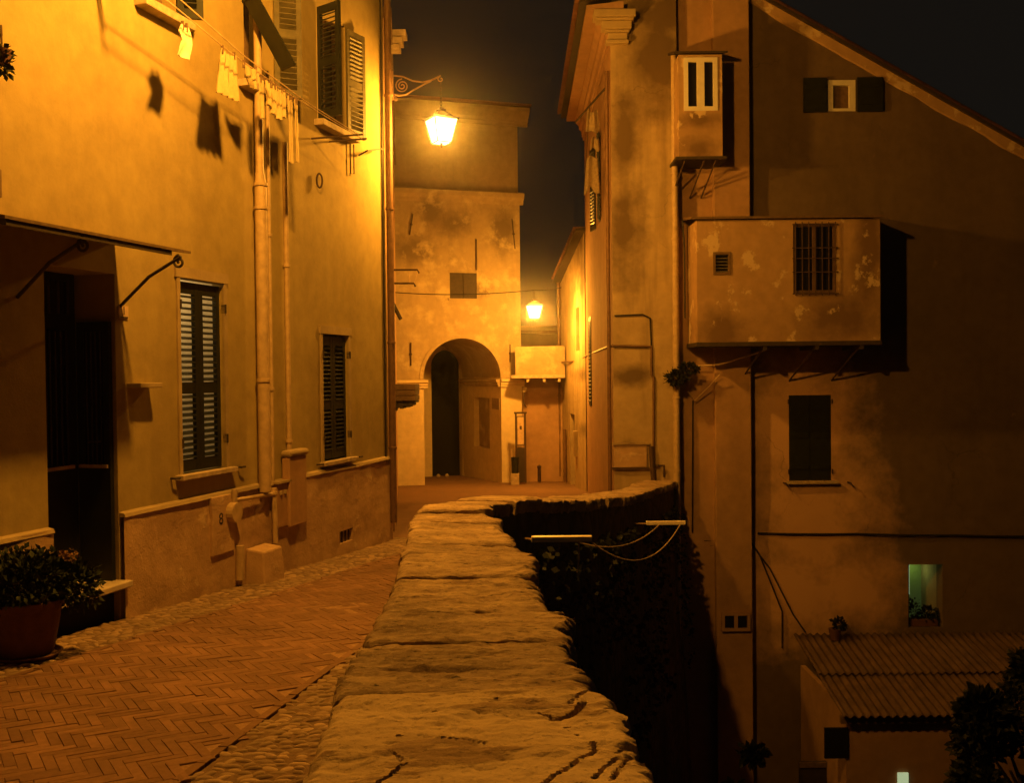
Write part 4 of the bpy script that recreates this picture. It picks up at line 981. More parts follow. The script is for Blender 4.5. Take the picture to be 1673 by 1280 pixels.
# shuttered window, its rod, iron tie-rod anchors
a, b, c, d = winc; md = (a + b) / 2
for p, q in ((a, md - .006), (md + .006, b)): MB().box(CH, p, q, -.07, -.03, c, d).build('shutter', M['wood'], CHT)
MB().box(CH, a - .05, b + .05, -.02, .05, c - .06, c).build('window_sill', M['church'], CHT); MB().box(CH, a - .03, b + .02, -.01, .03, d, d + .05).build('window_head', M['church'], CHT)
u, z = CH.px(778, 445); z2 = CH.px(778, 391)[1]; MB().box(CH, u - .02, u + .02, .01, .04, z + .06, z2).build('iron_rod', M['iron'], CHT)
for (x0, y0, x1, y1) in ((674, 350, 669, 384), (836, 358, 841, 407), (671, 560, 671, 598), (833, 563, 833, 592)):
    p, q = CH.px(x0, y0), CH.px(x1, y1); t = MB(); t.tube([CH.p(p[0], .03, p[1]), CH.p(q[0], .03, q[1])], .018, 6); t.lathe(CH.p((p[0] + q[0]) / 2, .04, (p[1] + q[1]) / 2 - .03), [(0, 0), (.035, .01), (.035, .05), (0, .06)], 8); t.build('tie_anchor', M['iron'], CHT)
a = CH.box_px(712, 762, 726, 770, .0); 
for x in (713, 727): 
    q = BK.px(x, 764); MB().lathe(BK.p(q[0], .25, zst), [(0, 0), (.06, 0), (.07, .04), (.04, .08), (0, .1)], 9).build('loose_stone', M['stone'], CHT)

# ================================================================== FAR HOUSE ON THE CHURCH SIDE (past the ochre corner)
p0 = at_y(642, 600, 15.6); p1 = at_y(648, 600, 26.5); FL = Frame((p0.x, p0.y), (p1.x - p0.x, p1.y - p0.y)); flen = (Vector((p1.x, p1.y)) - Vector((p0.x, p0.y))).length
H2 = thing('narrow_house', FL.p(1, 0, gz(17)), 'dark narrow house seen edge-on behind the lit corner of the ochre house', 'house')
wall('wall', FL, 0, flen, -2.2, 7.2, [], M['pinkish'], H2, wob=.01, thick=4.0, step=.5)
MB().box(FL, -.05, flen, -4, .05, 7.2, 7.35).build('eaves', M['planks'], H2)
c = at_y(645, 68, 17.0)
for k, (dz, w, h) in enumerate(((.12, .2, .1), (.0, .14, .1), (-.1, .09, .08))): MB().box(XF.__class__((c.x, 17.0), (1, 0)), -.2, w, -.15, .15, c.z + dz - .06, c.z + dz - .06 + h).build('corbel', M['stone'], H2)
# wooden lintel shelf and clothes rack reaching out into the street
a = at_y(636, 640, 18.0); b = at_y(682, 640, 18.0); SF = Frame((0, 18.0), (1, 0))
sh = thing('wooden_awning', SF.p(a.x, 0, a.z), 'stubby plank awning jutting out before the church pilaster', 'awning')
z0_, z1_ = at_y(660, 655, 18).z, at_y(660, 628, 18).z
for k in range(3): MB().box(SF, a.x, b.x, -.4, .4, z0_ + (z1_ - z0_) * k / 3 + .004, z0_ + (z1_ - z0_) * (k + 1) / 3 - .004).build('plank', M['planks'], sh, bevel=.006)
b_ = MB(); z9 = at_y(660, 665, 18).z
for k in range(9): b_.box(SF, a.x + (b.x - a.x) * k / 9, a.x + (b.x - a.x) * (k + 1) / 9 - .003, -.36, .36, z9 - .03 * math.sin(k * 2.1) + (.05 if k > 6 else 0) - (.05 if k < 3 else 0), z0_ - .003)
b_.build('ragged_fringe', M['wood'], sh)
rk = thing('clothes_rack', wp(640, 465, 0, SF), 'iron clothes rack of two arms sticking out in front of the church', 'rack')
for (x1, y) in ((682, 441), (676, 463)):
    p, q = at_y(634, y, 18), at_y(x1, y, 18); t = MB(); t.tube([p, q, q + Vector((.03, 0, -.06))], .02, 6); t.build('arm', M['iron'], rk)
t = MB(); t.tube(wires([at_y(682, 445, 18), at_y(676, 463, 18)], 6, .03), .006, 5); t.tube(wires([at_y(668, 443, 18), at_y(670, 464, 18)], 6), .006, 5); t.build('cord', M['cord'], rk)
dg = thing('shutter_prop', at_y(645, 500, 17.5), 'slanting dark wooden prop sticking out below the clothes rack', 'prop')
MB().tube([at_y(634, 482, 17.5), at_y(655, 522, 17.5)], [.05, .035], 6).build('pole', M['wood'], dg)

# ================================================================== FAR LANTERN ON ITS WIRE
lc = at_y(873, 510, 25.0)
w0 = FL.p(flen - 1.5, 0, at_y(650, 478, 25).z); w1_ = at_y(917, 470, 25.2)
r2 = thing('street_lantern', lc - Vector((0, 0, .3)), 'smaller looking glowing lantern hung from a wire near the church', 'street lamp', 'street lanterns')
hh = lantern(r2, lc, P_FAR, .2)
hook = Vector((lc.x, lc.y, at_y(873, 474, 25).z)); t = MB(); t.tube(wires([w0, hook], 8, .08), .012, 5); t.tube(wires([hook, w1_], 6, .02), .012, 5); t.build('wire', M['cable'], r2)
MB().tube([hook, lc + Vector((0, 0, hh - .01))], .01, 6).build('hanger', M['ironb'], r2)

# ================================================================== PALAZZO AT THE END OF THE PARAPET
def bx(fr, x0, y0, x1, y1, d=0.0): return fr.box_px(x0, y0, x1, y1, d)
xA = FA.px(1001, 500)[0]; xB = FA.px(1108, 500)[0]; xE = FB.px(1224, 600)[0]
PAL = thing('palazzo', (2.2, 17.2, gz(17)), 'tall stained palazzo with deep eaves standing where the parapet ends', 'house')
ZT = 7.72
gable = lambda u: 7.95 + 0.20 * (u - xA)
wall('wall', FA, xA, xB, -8.2, 9.2, [], M['palazzo'], PAL, wob=.025, seed=2, top=gable, step=.3)
NW = FA.p(xA, 0, 0); fe = at_y(958, 600, 24.0)
LFc = Frame(fe, (NW.x - fe.x, NW.y - fe.y)); LFc = Frame((fe.x, fe.y), (NW.x - fe.x, NW.y - fe.y), (-1, 0)); ll = 7.0
LFc = Frame((NW.x, NW.y), (fe.x - NW.x, fe.y - NW.y), (-1, 0))
LLn = (Vector((fe.x, fe.y)) - Vector((NW.x, NW.y))).length
wl1 = (2.6, 3.5, 4.6, 6.3)
wl2 = (5.2, 5.9, 0.9, 2.9)
wall('wall', LFc, 0, LLn, -2.5, ZT + .1, [(*wl1, .2), (*wl2, .2)], M['pinkish'], PAL, wob=.02, step=.4)
for w in (wl1, wl2): MB().box(LFc, w[0] - .05, w[1] + .05, -.3, -.2, w[2] - .05, w[3] + .05).build('window', M['glass'], PAL)
shutter(PAL, LFc, wl1[0], wl1[0] + .45, wl1[2], wl1[3], d=.02, open_deg=172, hinge='l', pitch_=.07)
shutter(PAL, LFc, wl1[1] - .45, wl1[1], wl1[2], wl1[3], d=.02, open_deg=170, hinge='r', pitch_=.07)
for p, q, hg in ((wl2[0], wl2[0] + .34, 'l'), (wl2[1] - .34, wl2[1], 'r')): shutter(PAL, LFc, p, q, wl2[2], wl2[3], d=-.02, hinge=hg, pitch_=.08)
wall('wall', FB, xB - .3, xE, -8.2, 10.5, [], M['pinkish'], PAL, wob=.02, seed=9, step=.4)
MB().box(Frame((xB, YA), (0, 1)), 0, .52, -.02, .0, -8.2, 9.0).build('side_wall', M['palazzo'], PAL)
s0_, s1_ = FB.px(1166, 700)[0], xE
MB().box(FB, s0_, s1_ + .0, -.42, .14, -8.2, 10.5).build('pilaster', M['pinkish'], PAL, bevel=.015)
# eaves and moulded cornice
ov = .42
sof = MB(); sof.hexa([LFc.p(-.28, -.2, ZT), LFc.p(LLn + .1, -.2, ZT), LFc.p(-.28, ov, ZT - .02), LFc.p(LLn + .1, ov, ZT - .02), LFc.p(-.28, -.2, ZT + .12), LFc.p(LLn + .1, -.2, ZT + .12), LFc.p(-.28, ov, ZT + .06), LFc.p(LLn + .1, ov, ZT + .06)]); sof.build('soffit', M['pinkish'], PAL)
cpf = [(0, -.5), (.05, -.5), (.05, -.43), (.08, -.42), (.1, -.28), (.16, -.24), (.17, -.16), (.26, -.08), (.27, -.005), (0, -.005)]
cs = MB()
for l, r, dd, z0, z1 in ((.30, .40, .30, -.13, -.005), (.25, .37, .25, -.17, -.13), (.16, .34, .2, -.30, -.17), (.10, .31, .15, -.34, -.30), (.05, .28, .1, -.46, -.34), (.09, .30, .13, -.52, -.46)): cs.box(FA, xA - l, xA + r, -.05, dd, ZT + z0 + .001, ZT + z1 - .001)
cs.build('cornice_return', M['band'], PAL, bevel=.012)
moulding('cornice', LFc, -.02, LLn, ZT, [(d * .8, z) for d, z in cpf], M['pinkish'], PAL)
rf = MB(); y0r, y1r = YA - .3, 24.3
for k in range(2):
    x0 = xA - ov - .12; z0 = ZT + .1; x1 = xE + 1.0; z1 = z0 + (x1 - x0) * .20
    rf.hexa([Vector((x0, y0r, z0)), Vector((x1, y0r, z1)), Vector((x0 + .06, y1r, z0)), Vector((x1, y1r, z1)), Vector((x0, y0r, z0 + .05)), Vector((x1, y0r, z1 + .05)), Vector((x0 + .06, y1r, z0 + .05)), Vector((x1, y1r, z1 + .05))]); break
roof = rf.build('roof', M['wood'], PAL)
tl = MB(); tl.v = []; seg = 6
for k in range(seg + 1):
    a = math.pi * k / seg
    for x in (0.0, .42): tl.v.append((x, .085 * math.cos(a), .075 * math.sin(a)))
for k in range(seg): tl.f.append((2 * k, 2 * k + 1, 2 * k + 3, 2 * k + 2))
tl.sm = True; tme = tl.mesh('roof_tile'); tme.materials.append(M['rtile'])
ta = math.atan(.20)
for j in range(40):                                        # the course of clay tiles along the eaves, and the verge
    for i in range(1):
        mt = Matrix.Translation((x0 - .06 + .001 * j, y0r + .1 + j * .185, z0 + .055)) @ Matrix.Rotation(-ta, 4, 'Y'); inst('roof_tile', tme, mt, roof)
for i in range(1, 8):
    mt = Matrix.Translation((x0 - .06 + i * .36, y0r + .1, z0 + .055 + i * .36 * .20)) @ Matrix.Rotation(-ta, 4, 'Y'); inst('roof_tile', tme, mt, roof)
# upper bay with the white window
oz = bx(FB, 1109, 95, 1180, 256, .75)
def bay(name, u0, u1, d1, z0, z1, mat, ops, par):
    g = Frame(FB.p(0, d1, 0), (1, 0)); wall(name, g, u0, u1, z0, z1, ops, M[mat], par, wob=.006, step=.2)
    MB().box(FB, u0, u0 + .03, -.05, d1 - .002, z0, z1).build('bay_side', M[mat], par); MB().box(FB, u1 - .03, u1, -.05, d1 - .002, z0, z1).build('bay_side', M[mat], par)
    return g
wz = bx(FB, 1117, 94, 1172, 181, .75)
g1 = bay('bay', oz[0], oz[1], .75, oz[2], oz[3] + .06, 'box', [(wz[0] + .02, wz[1] - .02, wz[2], wz[3], .1)], PAL)
zt = oz[3] + .06
MB().hexa([FB.p(oz[0] - .08, 0, zt + .22), FB.p(oz[1] + .08, 0, zt + .22), FB.p(oz[0] - .08, .83, zt), FB.p(oz[1] + .08, .83, zt), FB.p(oz[0] - .08, 0, zt + .26), FB.p(oz[1] + .08, 0, zt + .26), FB.p(oz[0] - .08, .83, zt + .035), FB.p(oz[1] + .08, .83, zt + .035)]).build('bay_roof', M['wood'], PAL)
MB().box(FB, oz[0] - .06, oz[1] + .06, 0, .8, oz[2] - .05, oz[2] - .002).build('bay_floor', M['wood'], PAL)
a, b, c, d = wz; md = (a + b) / 2; fw_ = MB()
for p in ((a, a + .07, c, d), (b - .07, b, c, d), (md - .06, md + .06, c, d), (a + .07, md - .06, d - .07, d), (md + .06, b - .07, d - .07, d), (a + .07, md - .06, c, c + .07), (md + .06, b - .07, c, c + .07)): fw_.box(g1, p[0], p[1], -.05, .02, p[2], p[3])
wn = fw_.build('bay_window', M['white'], PAL)
for p, q in ((a + .07, md - .06), (md + .06, b - .07)): MB().box(g1, p, q, -.03, -.02, c + .07, d - .07).build('pane', M['glass'], wn)
for u in (oz[0] + .1, oz[0] + .42, oz[1] - .1):
    MB().tube([FB.p(u, .72, oz[2] - .05), FB.p(u - .12, .03, oz[2] - .55)], .014, 5).build('strut', M['iron'], PAL)
# big lower bay with grilled window
ob = bx(FB, 1139, 358, 1438, 558, .9)
wg = bx(FB, 1296, 365, 1367, 480, .9); wsml = bx(FB, 1165, 412, 1194, 449, .9)
g2 = bay('bay', ob[0], ob[1], .9, ob[2], ob[3], 'box', [(*wg, .1), (*wsml, .1)], PAL)
MB().hexa([FB.p(ob[0] - .1, 0, ob[3] + .13), FB.p(ob[1] + .06, 0, ob[3] + .13), FB.p(ob[0] - .1, .97, ob[3] + .005), FB.p(ob[1] + .06, .97, ob[3] + .005), FB.p(ob[0] - .1, 0, ob[3] + .19), FB.p(ob[1] + .06, 0, ob[3] + .19), FB.p(ob[0] - .1, .97, ob[3] + .045), FB.p(ob[1] + .06, .97, ob[3] + .045)]).build('bay_roof', M['planks'], PAL)
MB().box(FB, ob[0] - .02, ob[1] + .02, -.4, .915, ob[2] - .07, ob[2] - .002).build('bay_floor', M['wood'], PAL)
a, b, c, d = wg
wn = MB(); md = (a + b) / 2
for p in ((a, a + .05, c, d), (b - .05, b, c, d), (md - .03, md + .03, c, d), (a + .05, md - .03, d - .05, d), (md + .03, b - .05, d - .05, d), (a + .05, md - .03, c, c + .06), (md + .03, b - .05, c, c + .06)): wn.box(g2, p[0], p[1], -.09, -.04, p[2], p[3])
wn = wn.build('bay_window', M['planks'], PAL)
for p, q in ((a + .05, md - .03), (md + .03, b - .05)): MB().box(g2, p, q, -.07, -.06, c + .06, d - .05).build('pane', M['glass'], wn)
for k in range(7):
    u = a + .03 + (b - a - .06) * k / 6; MB().tube([g2.p(u, .035, c - .03), g2.p(u, .035, d + .02)], .009, 5).build('bar', M['iron'], wn)
for zz in (c + .0, (c + d) / 2, d - .02, c + .35, d - .4): MB().box(g2, a - .02, b + .02, .02, .034, zz - .008, zz + .008).build('crossbar', M['iron'], wn)
a, b, c, d = wsml; t = MB(); t.box(g2, a, a + .04, -.05, .015, c, d); t.box(g2, b - .04, b, -.05, .015, c, d); t.box(g2, a + .04, b - .04, -.05, .015, d - .04, d); t.box(g2, a + .04, b - .04, -.05, .015, c, c + .04); sw_ = t.build('small_window', M['planks'], PAL)
MB().box(g2, a + .04, b - .04, -.06, -.05, c + .04, d - .04).build('pane', M['glass'], sw_)
for k in range(6): zz = c + .05 + (d - c - .1) * k / 5; MB().box(g2, a + .04, b - .04, -.045, -.02, zz - .004, zz + .012).build('slat', M['green_pale'], sw_)
for k, u in enumerate((ob[0] + 1.1, ob[0] + 1.95, ob[1] - .3)):
    MB().tube([FB.p(u, .85, ob[2] - .07), FB.p(u - .25, -.38 if u > xE else .03, ob[2] - .85)], .016, 5).build('strut', M['iron'], PAL); MB().box(FB, u - .03, u + .03, 0, .9, ob[2] - .14, ob[2] - .071).build('joist', M['wood'], PAL)
# pipes, cables and boxes on the palazzo
ud = FA.px(1103, 500)[0]
pipe('downpipe', [FA.p(ud, .07, 7.0), FA.p(ud, .07, 2.0), FA.p(ud, .07, -3)], .055, 'stout painted downpipe between the palazzo and its bays', clips=[FA.p(ud, .07, z) for z in (5.0, 3.9, 1.2, -.05)])
cb = [at_y(918, 592, 27.4), at_y(945, 590, 25.5), at_y(962, 580, 23.4), at_y(1001, 564, 16.96), FA.p(FA.px(1001, 565)[0], .03, FA.px(1001, 565)[1]), wp(1040, 566, .03, FA), wp(1064, 566, .03, FA), wp(1064, 612, .03, FA), wp(1068, 618, .03, FA), wp(1068, 778, .03, FA)]
tag(MB().tube(wires(cb, 3), .022, 6).build('wall_cable', M['copper'], None), 'thick cable looping round the palazzo corner and down its front', 'cable')
tag(MB().tube(wires([wp(1004, 516, .02, FA), wp(1050, 514, .02, FA), wp(1062, 520, .02, FA), wp(1064, 566, .02, FA)], 3), .014, 6).build('wall_cable', M['cable'], None), 'thin dark cable above the thick one on the palazzo front', 'cable')
a = bx(FA, 1003, 727, 1057, 764, .03); bxo = thing('service_box', FA.p(a[0], 0, a[2]), 'square service panel set low in the palazzo front', 'box')
MB().box(FA, a[0], a[1], -.02, .03, a[2], a[3]).build('door', M['plinth'], bxo, bevel=.006); MB().box(FA, a[0] - .03, a[1] + .04, -.02, .06, a[3], a[3] + .04).build('hood', M['palazzo'], bxo); MB().box(FA, a[0] - .03, a[1] + .04, -.02, .05, a[2] - .04, a[2]).build('ledge', M['iron'], bxo)
pb = thing('pipe_bend', wp(1070, 780, .05, FA), 'bent dark pipe by the service panel behind the parapet end', 'pipe')
MB().tube([wp(1064, 730, .06, FA), wp(1067, 775, .06, FA), wp(1068, 790, .06, FA)], .045, 8).build('tube', M['iron'], pb); MB().tube([wp(1067, 762, .06, FA), wp(1085, 761, .06, FA), wp(1085, 780, .06, FA)], .02, 8).build('elbow', M['iron'], pb)
lpx = LFc
pipe('corner_pipe', [LFc.p(.12, .06, 6.8), LFc.p(.12, .06, -.8)], .035, 'thin dark pipe down the street side corner of the palazzo', mat='copper')
tag(MB().tube(wires([wp(1115, 360, .3, FB), wp(1118, 400, .3, FB), wp(1119, 470, .3, FB), wp(1119, 520, .3, FB)], 4), .014, 6).build('wall_cable', M['cable'], None), 'dark cable hanging at the side of the big grilled bay', 'cable')
tf = MB(); rr = random.Random(5); c = wp(1104, 618, .2, FA); leaves(tf, c, (.2, .16, .14), 420, .07, rr, shell=.1); leaves(tf, c + Vector((.22, 0, .16)), (.2, .12, .1), 240, .07, rr, shell=.1)
tw = thing('wall_plant', c, 'dark tuft of weeds growing from the wall beside the downpipe', 'plant'); tf.build('foliage', M['ivy'], tw)
t = MB()
for k in range(7): a_ = k * .9; t.tube([c - Vector((0, -.2, .02)), c + Vector((.25 * math.cos(a_), -.05, .2 * math.sin(a_)))], .006, 5)
t.build('stems', M['wood'], tw)
t = MB(); t.tube(wires([wp(1120, 600, .2, FB), wp(1175, 596, .3, FB), wp(1235, 578, .5, FB), wp(1252, 572, .6, FB)], 5), .016, 6); t.tube(wires([wp(1124, 640, .2, FB), wp(1135, 655, .1, FB), wp(1160, 630, .2, FB), wp(1176, 612, .3, FB)], 5), .01, 6)
tag(t.build('loose_cable', M['cord'], None), 'pale loose cable trailing under the big grilled bay', 'cable')
tag(MB().tube(wires([wp(1132, 655, .02, FB), wp(1131, 870, .02, FB)], 6), .012, 6).build('wall_cable', M['cable'], None), 'straight thin cable dropping beside the palazzo pilaster', 'cable')
# washing hung on the street side
gq = LFc.p(1.7, .3, 6.35)
def side_cloth(p, w, h, label, mat, seed):
    mb = MB(); mb.grid(10, 14, lambda a, b: p + LFc.n * ((a - .5) * w * (1 + .5 * b)) + LFc.u * (.03 * math.sin(a * 9 + seed) + .05 * b) + Vector((0, 0, -h * b * (1 + .25 * nz(a * 2.5, seed, 0)) + .03 * math.sin(a * 7 + seed))))
    o = mb.build('hanging_cloth', M[mat], None, smooth=True); sd = o.modifiers.new('solid', 'SOLIDIFY'); sd.thickness = .012
    return tag(o, label, 'laundry', 'washing under the palazzo eaves')
M['cream_shaded'] = simple('shaded_cream_cotton', (0.26, 0.2, 0.12), 0.95, scale=20)  # cream cotton darkened, with shade mixed into its colour
side_cloth(LFc.p(0.9, .24, 6.33), .17, .36, 'small pale cloth hanging upper under the palazzo eaves', 'cream_shaded', 1); side_cloth(LFc.p(0.98, .2, 5.86), .13, .2, 'bunched pale cloth hanging in the middle under the palazzo eaves', 'cream_shaded', 3); side_cloth(LFc.p(1.1, .25, 5.55), .2, .62, 'long pale cloth hanging lowest under the palazzo eaves', 'cream_shaded', 4)
t = MB(); t.tube([LFc.p(.9, .0, 6.75), LFc.p(2.0, .5, 6.4)], .02, 6); t.tube([LFc.p(.6, .31, 6.42), LFc.p(2.4, .31, 5.3)], .006, 5); tag(t.build('washing_pole', M['wood'], None), 'slanted dark pole holding washing below the palazzo eaves', 'pole')

# ================================================================== LOW HOUSE BETWEEN PALAZZO AND CHURCH
d0_, d1_ = Vector((fe.x - .02, 24.0)), at_y(917, 600, 28.4); DF = Frame((d0_.x, d0_.y), (d1_.x - d0_.x, d1_.y - d0_.y), (-1, -.1)); dl = (Vector((d1_.x, d1_.y)) - d0_).length
H4 = thing('low_house', DF.p(1, 0, gz(25)), 'low plastered house lit bright yellow by the hanging lantern', 'house')
ztn, ztf = at_y(957, 378, 24).z, at_y(918, 462, 28.4).z
dtop = lambda u: ztn + (ztf - ztn) * u / dl
dop = (1.9, 2.75, -2.6, .55); dwn = (.9, 1.5, 2.2, 3.3)
wall('wall', DF, 0, dl, -2.6, ztn, [(*dop, .2), (*dwn, .15)], M['palazzo'], H4, wob=.02, top=dtop, step=.3, thick=0)
MB().box(Frame((d1_.x, d1_.y), (1, 0)), 0, 4, -.3, 0, -2.6, ztf).build('wall', M['pinkish'], H4)
MB().box(DF, dop[0], dop[1], -.2, -.16, -2.6, .55).build('door', M['wood'], H4); MB().box(DF, dwn[0], dwn[1], -.14, -.1, dwn[2], dwn[3]).build('shutter', M['green'], H4)
r_ = MB(); r_.hexa([DF.p(-.05, -3, ztn + .02), DF.p(dl + .1, -3, ztf + .02), DF.p(-.05, .22, ztn + .0), DF.p(dl + .1, .22, ztf), DF.p(-.05, -3, ztn + .5), DF.p(dl + .1, -3, ztf + .5), DF.p(-.05, .22, ztn + .06), DF.p(dl + .1, .22, ztf + .06)]); rr_ = r_.build('roof', M['wood'], H4)
slope_d = math.atan((ztf - ztn) / dl)
for k in range(22):
    q = DF.p(.1 + k * .2, .26, dtop(.1 + k * .2) + .07); mt = Matrix.Translation(q) @ Matrix((-DF.n, DF.u, Vector((0, 0, 1)))).transposed().to_4x4(); inst('roof_tile', tme, mt, rr_)
pipe('downpipe', [DF.p(dl - .05, .07, ztf), DF.p(dl - .05, .07, -1.3)], .05, 'downpipe at the bright corner of the low house', mat='copper', clips=[DF.p(dl - .05, .07, 1.0)])
pipe('standpipe', [DF.p(3.3, .07, 0.1), DF.p(3.3, .07, -1.35)], .045, 'short brown standpipe against the low house wall', mat='copper')
a = DF.p(1.55, .05, -.3); tag(MB().box(DF, 1.4, 1.62, .0, .1, -.5, .15).build('letter_box', M['band'], None, bevel=.008), 'small pale box on the low house wall beside a dark door', 'box')

# ================================================================== TERRACE, NOTICE BOARD, BOLLARD BY THE CHURCH
TF = Frame((0, 27.4), (1, 0)); ta_ = bx(TF, 842, 566, 917, 613)
TE = thing('terrace', TF.p(ta_[0], -.5, gz(27.5)), 'raised terrace with streaky pale parapet bridging church and low house', 'terrace')
wall('terrace_parapet', TF, ta_[0], ta_[1] + .1, ta_[2], ta_[3], [], M['church'], TE, thick=.25, wob=.02, step=.15)
MB().box(TF, ta_[0] - .12, ta_[1] + .1, -2.5, .14, ta_[2] - .09, ta_[2]).build('slab', M['stone'], TE, bevel=.01)
TB = Frame((0, 28.3), (1, 0)); wall('back_wall', TB, ta_[0] - .1, ta_[1] + .5, -2.2, ta_[2] - .08, [], M['pinkish'], TE, wob=.02)
for u in (ta_[0] + .3, ta_[0] + .75, ta_[1] - .1): MB().box(TF, u, u + .07, -.9, .1, ta_[2] - .19, ta_[2] - .091).build('joist', M['stone'], TE)
NB = Frame((0, 27.2), (1, 0)); na = bx(NB, 843, 680, 858, 729); gzn = gz(27.2)
nbt = thing('notice_board', NB.p((na[0] + na[1]) / 2, 0, gzn), 'narrow framed notice board on two legs beside the church porch', 'notice board')
for u in (na[0], na[1]): MB().box(NB, u - .025, u + .025, -.03, .03, gzn, na[3] + .06).build('post', M['iron'], nbt)
MB().box(NB, na[0] + .025, na[1] - .025, -.02, .02, na[2], na[3]).build('panel', M['planks'], nbt); MB().box(NB, na[0] + .04, na[1] - .04, .021, .025, na[2] + .04, na[3] - .03).build('notice', M['paper'], nbt)
MB().box(NB, na[0] - .05, na[1] + .05, -.06, .06, na[3] + .06, na[3] + .11).build('hood', M['iron'], nbt); MB().box(NB, na[0] + .025, na[1] - .025, -.015, .015, gzn + .02, na[2] - .05).build('backing', M['wood'], nbt)
MB().box(NB, na[0] + .1, na[0] + .16, .0255, .027, na[2] + .45, na[2] + .55).build('printed_mark', M['iron'], nbt)
bn = bx(NB, 836, 748, 847, 790, .1); bt = thing('litter_bin', NB.p(bn[0], .1, gzn), 'small dark bin on a stone foot beside the notice board', 'bin')
MB().lathe(NB.p((bn[0] + bn[1]) / 2, .12, gzn + .28), [(0, 0), (.09, 0), (.1, .4), (.11, .41), (.11, .44), (.0, .44)], 14).build('drum', M['green'], bt); MB().box(NB, bn[0] - .03, bn[1] + .02, .02, .22, gzn - .05, gzn + .28).build('foot', M['stone'], bt, bevel=.01); MB().tube([NB.p(bn[0] + .01, .1, gzn + .2), NB.p(bn[0] + .01, .1, gzn + .95)], .02, 6).build('pole', M['zinc'], bt)
q = at_y(881, 770, 27.6); tag(MB().lathe((q.x, q.y, gz(q.y)), [(0, 0), (.05, 0), (.045, .38), (.06, .4), (.06, .44), (.0, .48)], 10).build('bollard', M['iron'], None), 'short iron bollard in front of the recessed wall', 'bollard')
q = at_y(857, 637, 27.9); wl_ = thing('wall_fitting', q, 'small pale fitting with hanging flex above the notice board', 'fitting'); MB().box(NB, q.x - .06, q.x + .06, -.75, -.55, q.z - .07, q.z + .07).build('case', M['band'], wl_, bevel=.01); MB().tube(wires([q + Vector((0, -.1, -.07)), q + Vector((-.04, -.1, -.35)), q + Vector((.05, -.1, -.5))], 4), .018, 6).build('flex', M['iron'], wl_)
FH = thing('distant_house', (1.2, 37, gz(37)), 'dim brown house in the gap behind the hanging lantern', 'house'); HF = Frame((0, 37), (1, 0)); fa = bx(HF, 820, 546, 960, 800)
wall('wall', HF, fa[0], fa[1], -3, fa[3], [], M['pinkish'], FH, step=.8); MB().hexa([HF.p(fa[0], .4, fa[3]), HF.p(fa[1], .4, fa[3]), HF.p(fa[0], -3, fa[3] + .2), HF.p(fa[1], -3, fa[3] + .2), HF.p(fa[0], .4, fa[3] + .12), HF.p(fa[1], .4, fa[3] + .12), HF.p(fa[0], -3, fa[3] + .45), HF.p(fa[1], -3, fa[3] + .45)]).build('roof', M['rtile'], FH)

# ================================================================== GABLED WING OVER THE VALLEY
xW = 13.5
WG = thing('gabled_house', (6, YC, -8), 'broad dark brown gabled house facing the valley with closed green shutters', 'house')
q0_, q1_ = FC.px(1250, 3), FC.px(1673, 243); gs = (q1_[1] - q0_[1]) / (q1_[0] - q0_[0]); vtop = lambda u: q0_[1] + gs * (u - q0_[0])
wsm = bx(FC, 1351, 131, 1397, 182); wsh = bx(FC, 1289, 646, 1358, 786); wli = bx(FC, 1484, 923, 1540, 1026)
zsp = FC.px(1300, 352)[1]
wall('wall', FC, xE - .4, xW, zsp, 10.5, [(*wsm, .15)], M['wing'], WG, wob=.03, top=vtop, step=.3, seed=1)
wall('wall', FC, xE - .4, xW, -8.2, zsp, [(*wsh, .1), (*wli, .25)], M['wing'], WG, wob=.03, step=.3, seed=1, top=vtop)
vb = MB(); u = xE - .4
while u < xW:                                               # raised paler band along the gable edge, under the tiles
    v = u + .3; h0 = .2 + .09 * nz(u * 1.3, 3, 0); h1 = .2 + .09 * nz(v * 1.3, 3, 0)
    vb.hexa([FC.p(u, -.02, vtop(u) - h0), FC.p(v, -.02, vtop(v) - h1), FC.p(u, .035, vtop(u) - h0 + .03), FC.p(v, .035, vtop(v) - h1 + .03), FC.p(u, -.02, vtop(u)), FC.p(v, -.02, vtop(v)), FC.p(u, .05, vtop(u)), FC.p(v, .05, vtop(v))]); u = v
vb.build('verge', M['box'], WG, smooth=False)
rfw = MB(); rfw.hexa([FC.p(xE - .4, .1, vtop(xE - .4) + .002), FC.p(xW, .1, vtop(xW) + .002), FC.p(xE - .4, -6, vtop(xE - .4) + .002), FC.p(xW, -6, vtop(xW) + .002), FC.p(xE - .4, .1, vtop(xE - .4) + .06), FC.p(xW, .1, vtop(xW) + .06), FC.p(xE - .4, -6, vtop(xE - .4) + .06), FC.p(xW, -6, vtop(xW) + .06)]); rfw = rfw.build('roof', M['wood'], WG)
vt = MB(); vt.v = [(x * 1.0, y, z) for x, y, z in [Vector(v) for v in tl.v]]; 
for k in range(34):
    u = xE + .0 + k * .38 * math.cos(math.atan(gs)); 
    if u > xW: break
    mt = Matrix.Translation(FC.p(u, .04, vtop(u) + .055)) @ Matrix.Rotation(-math.atan(gs), 4, 'Y'); inst('roof_tile', tme, mt, rfw)
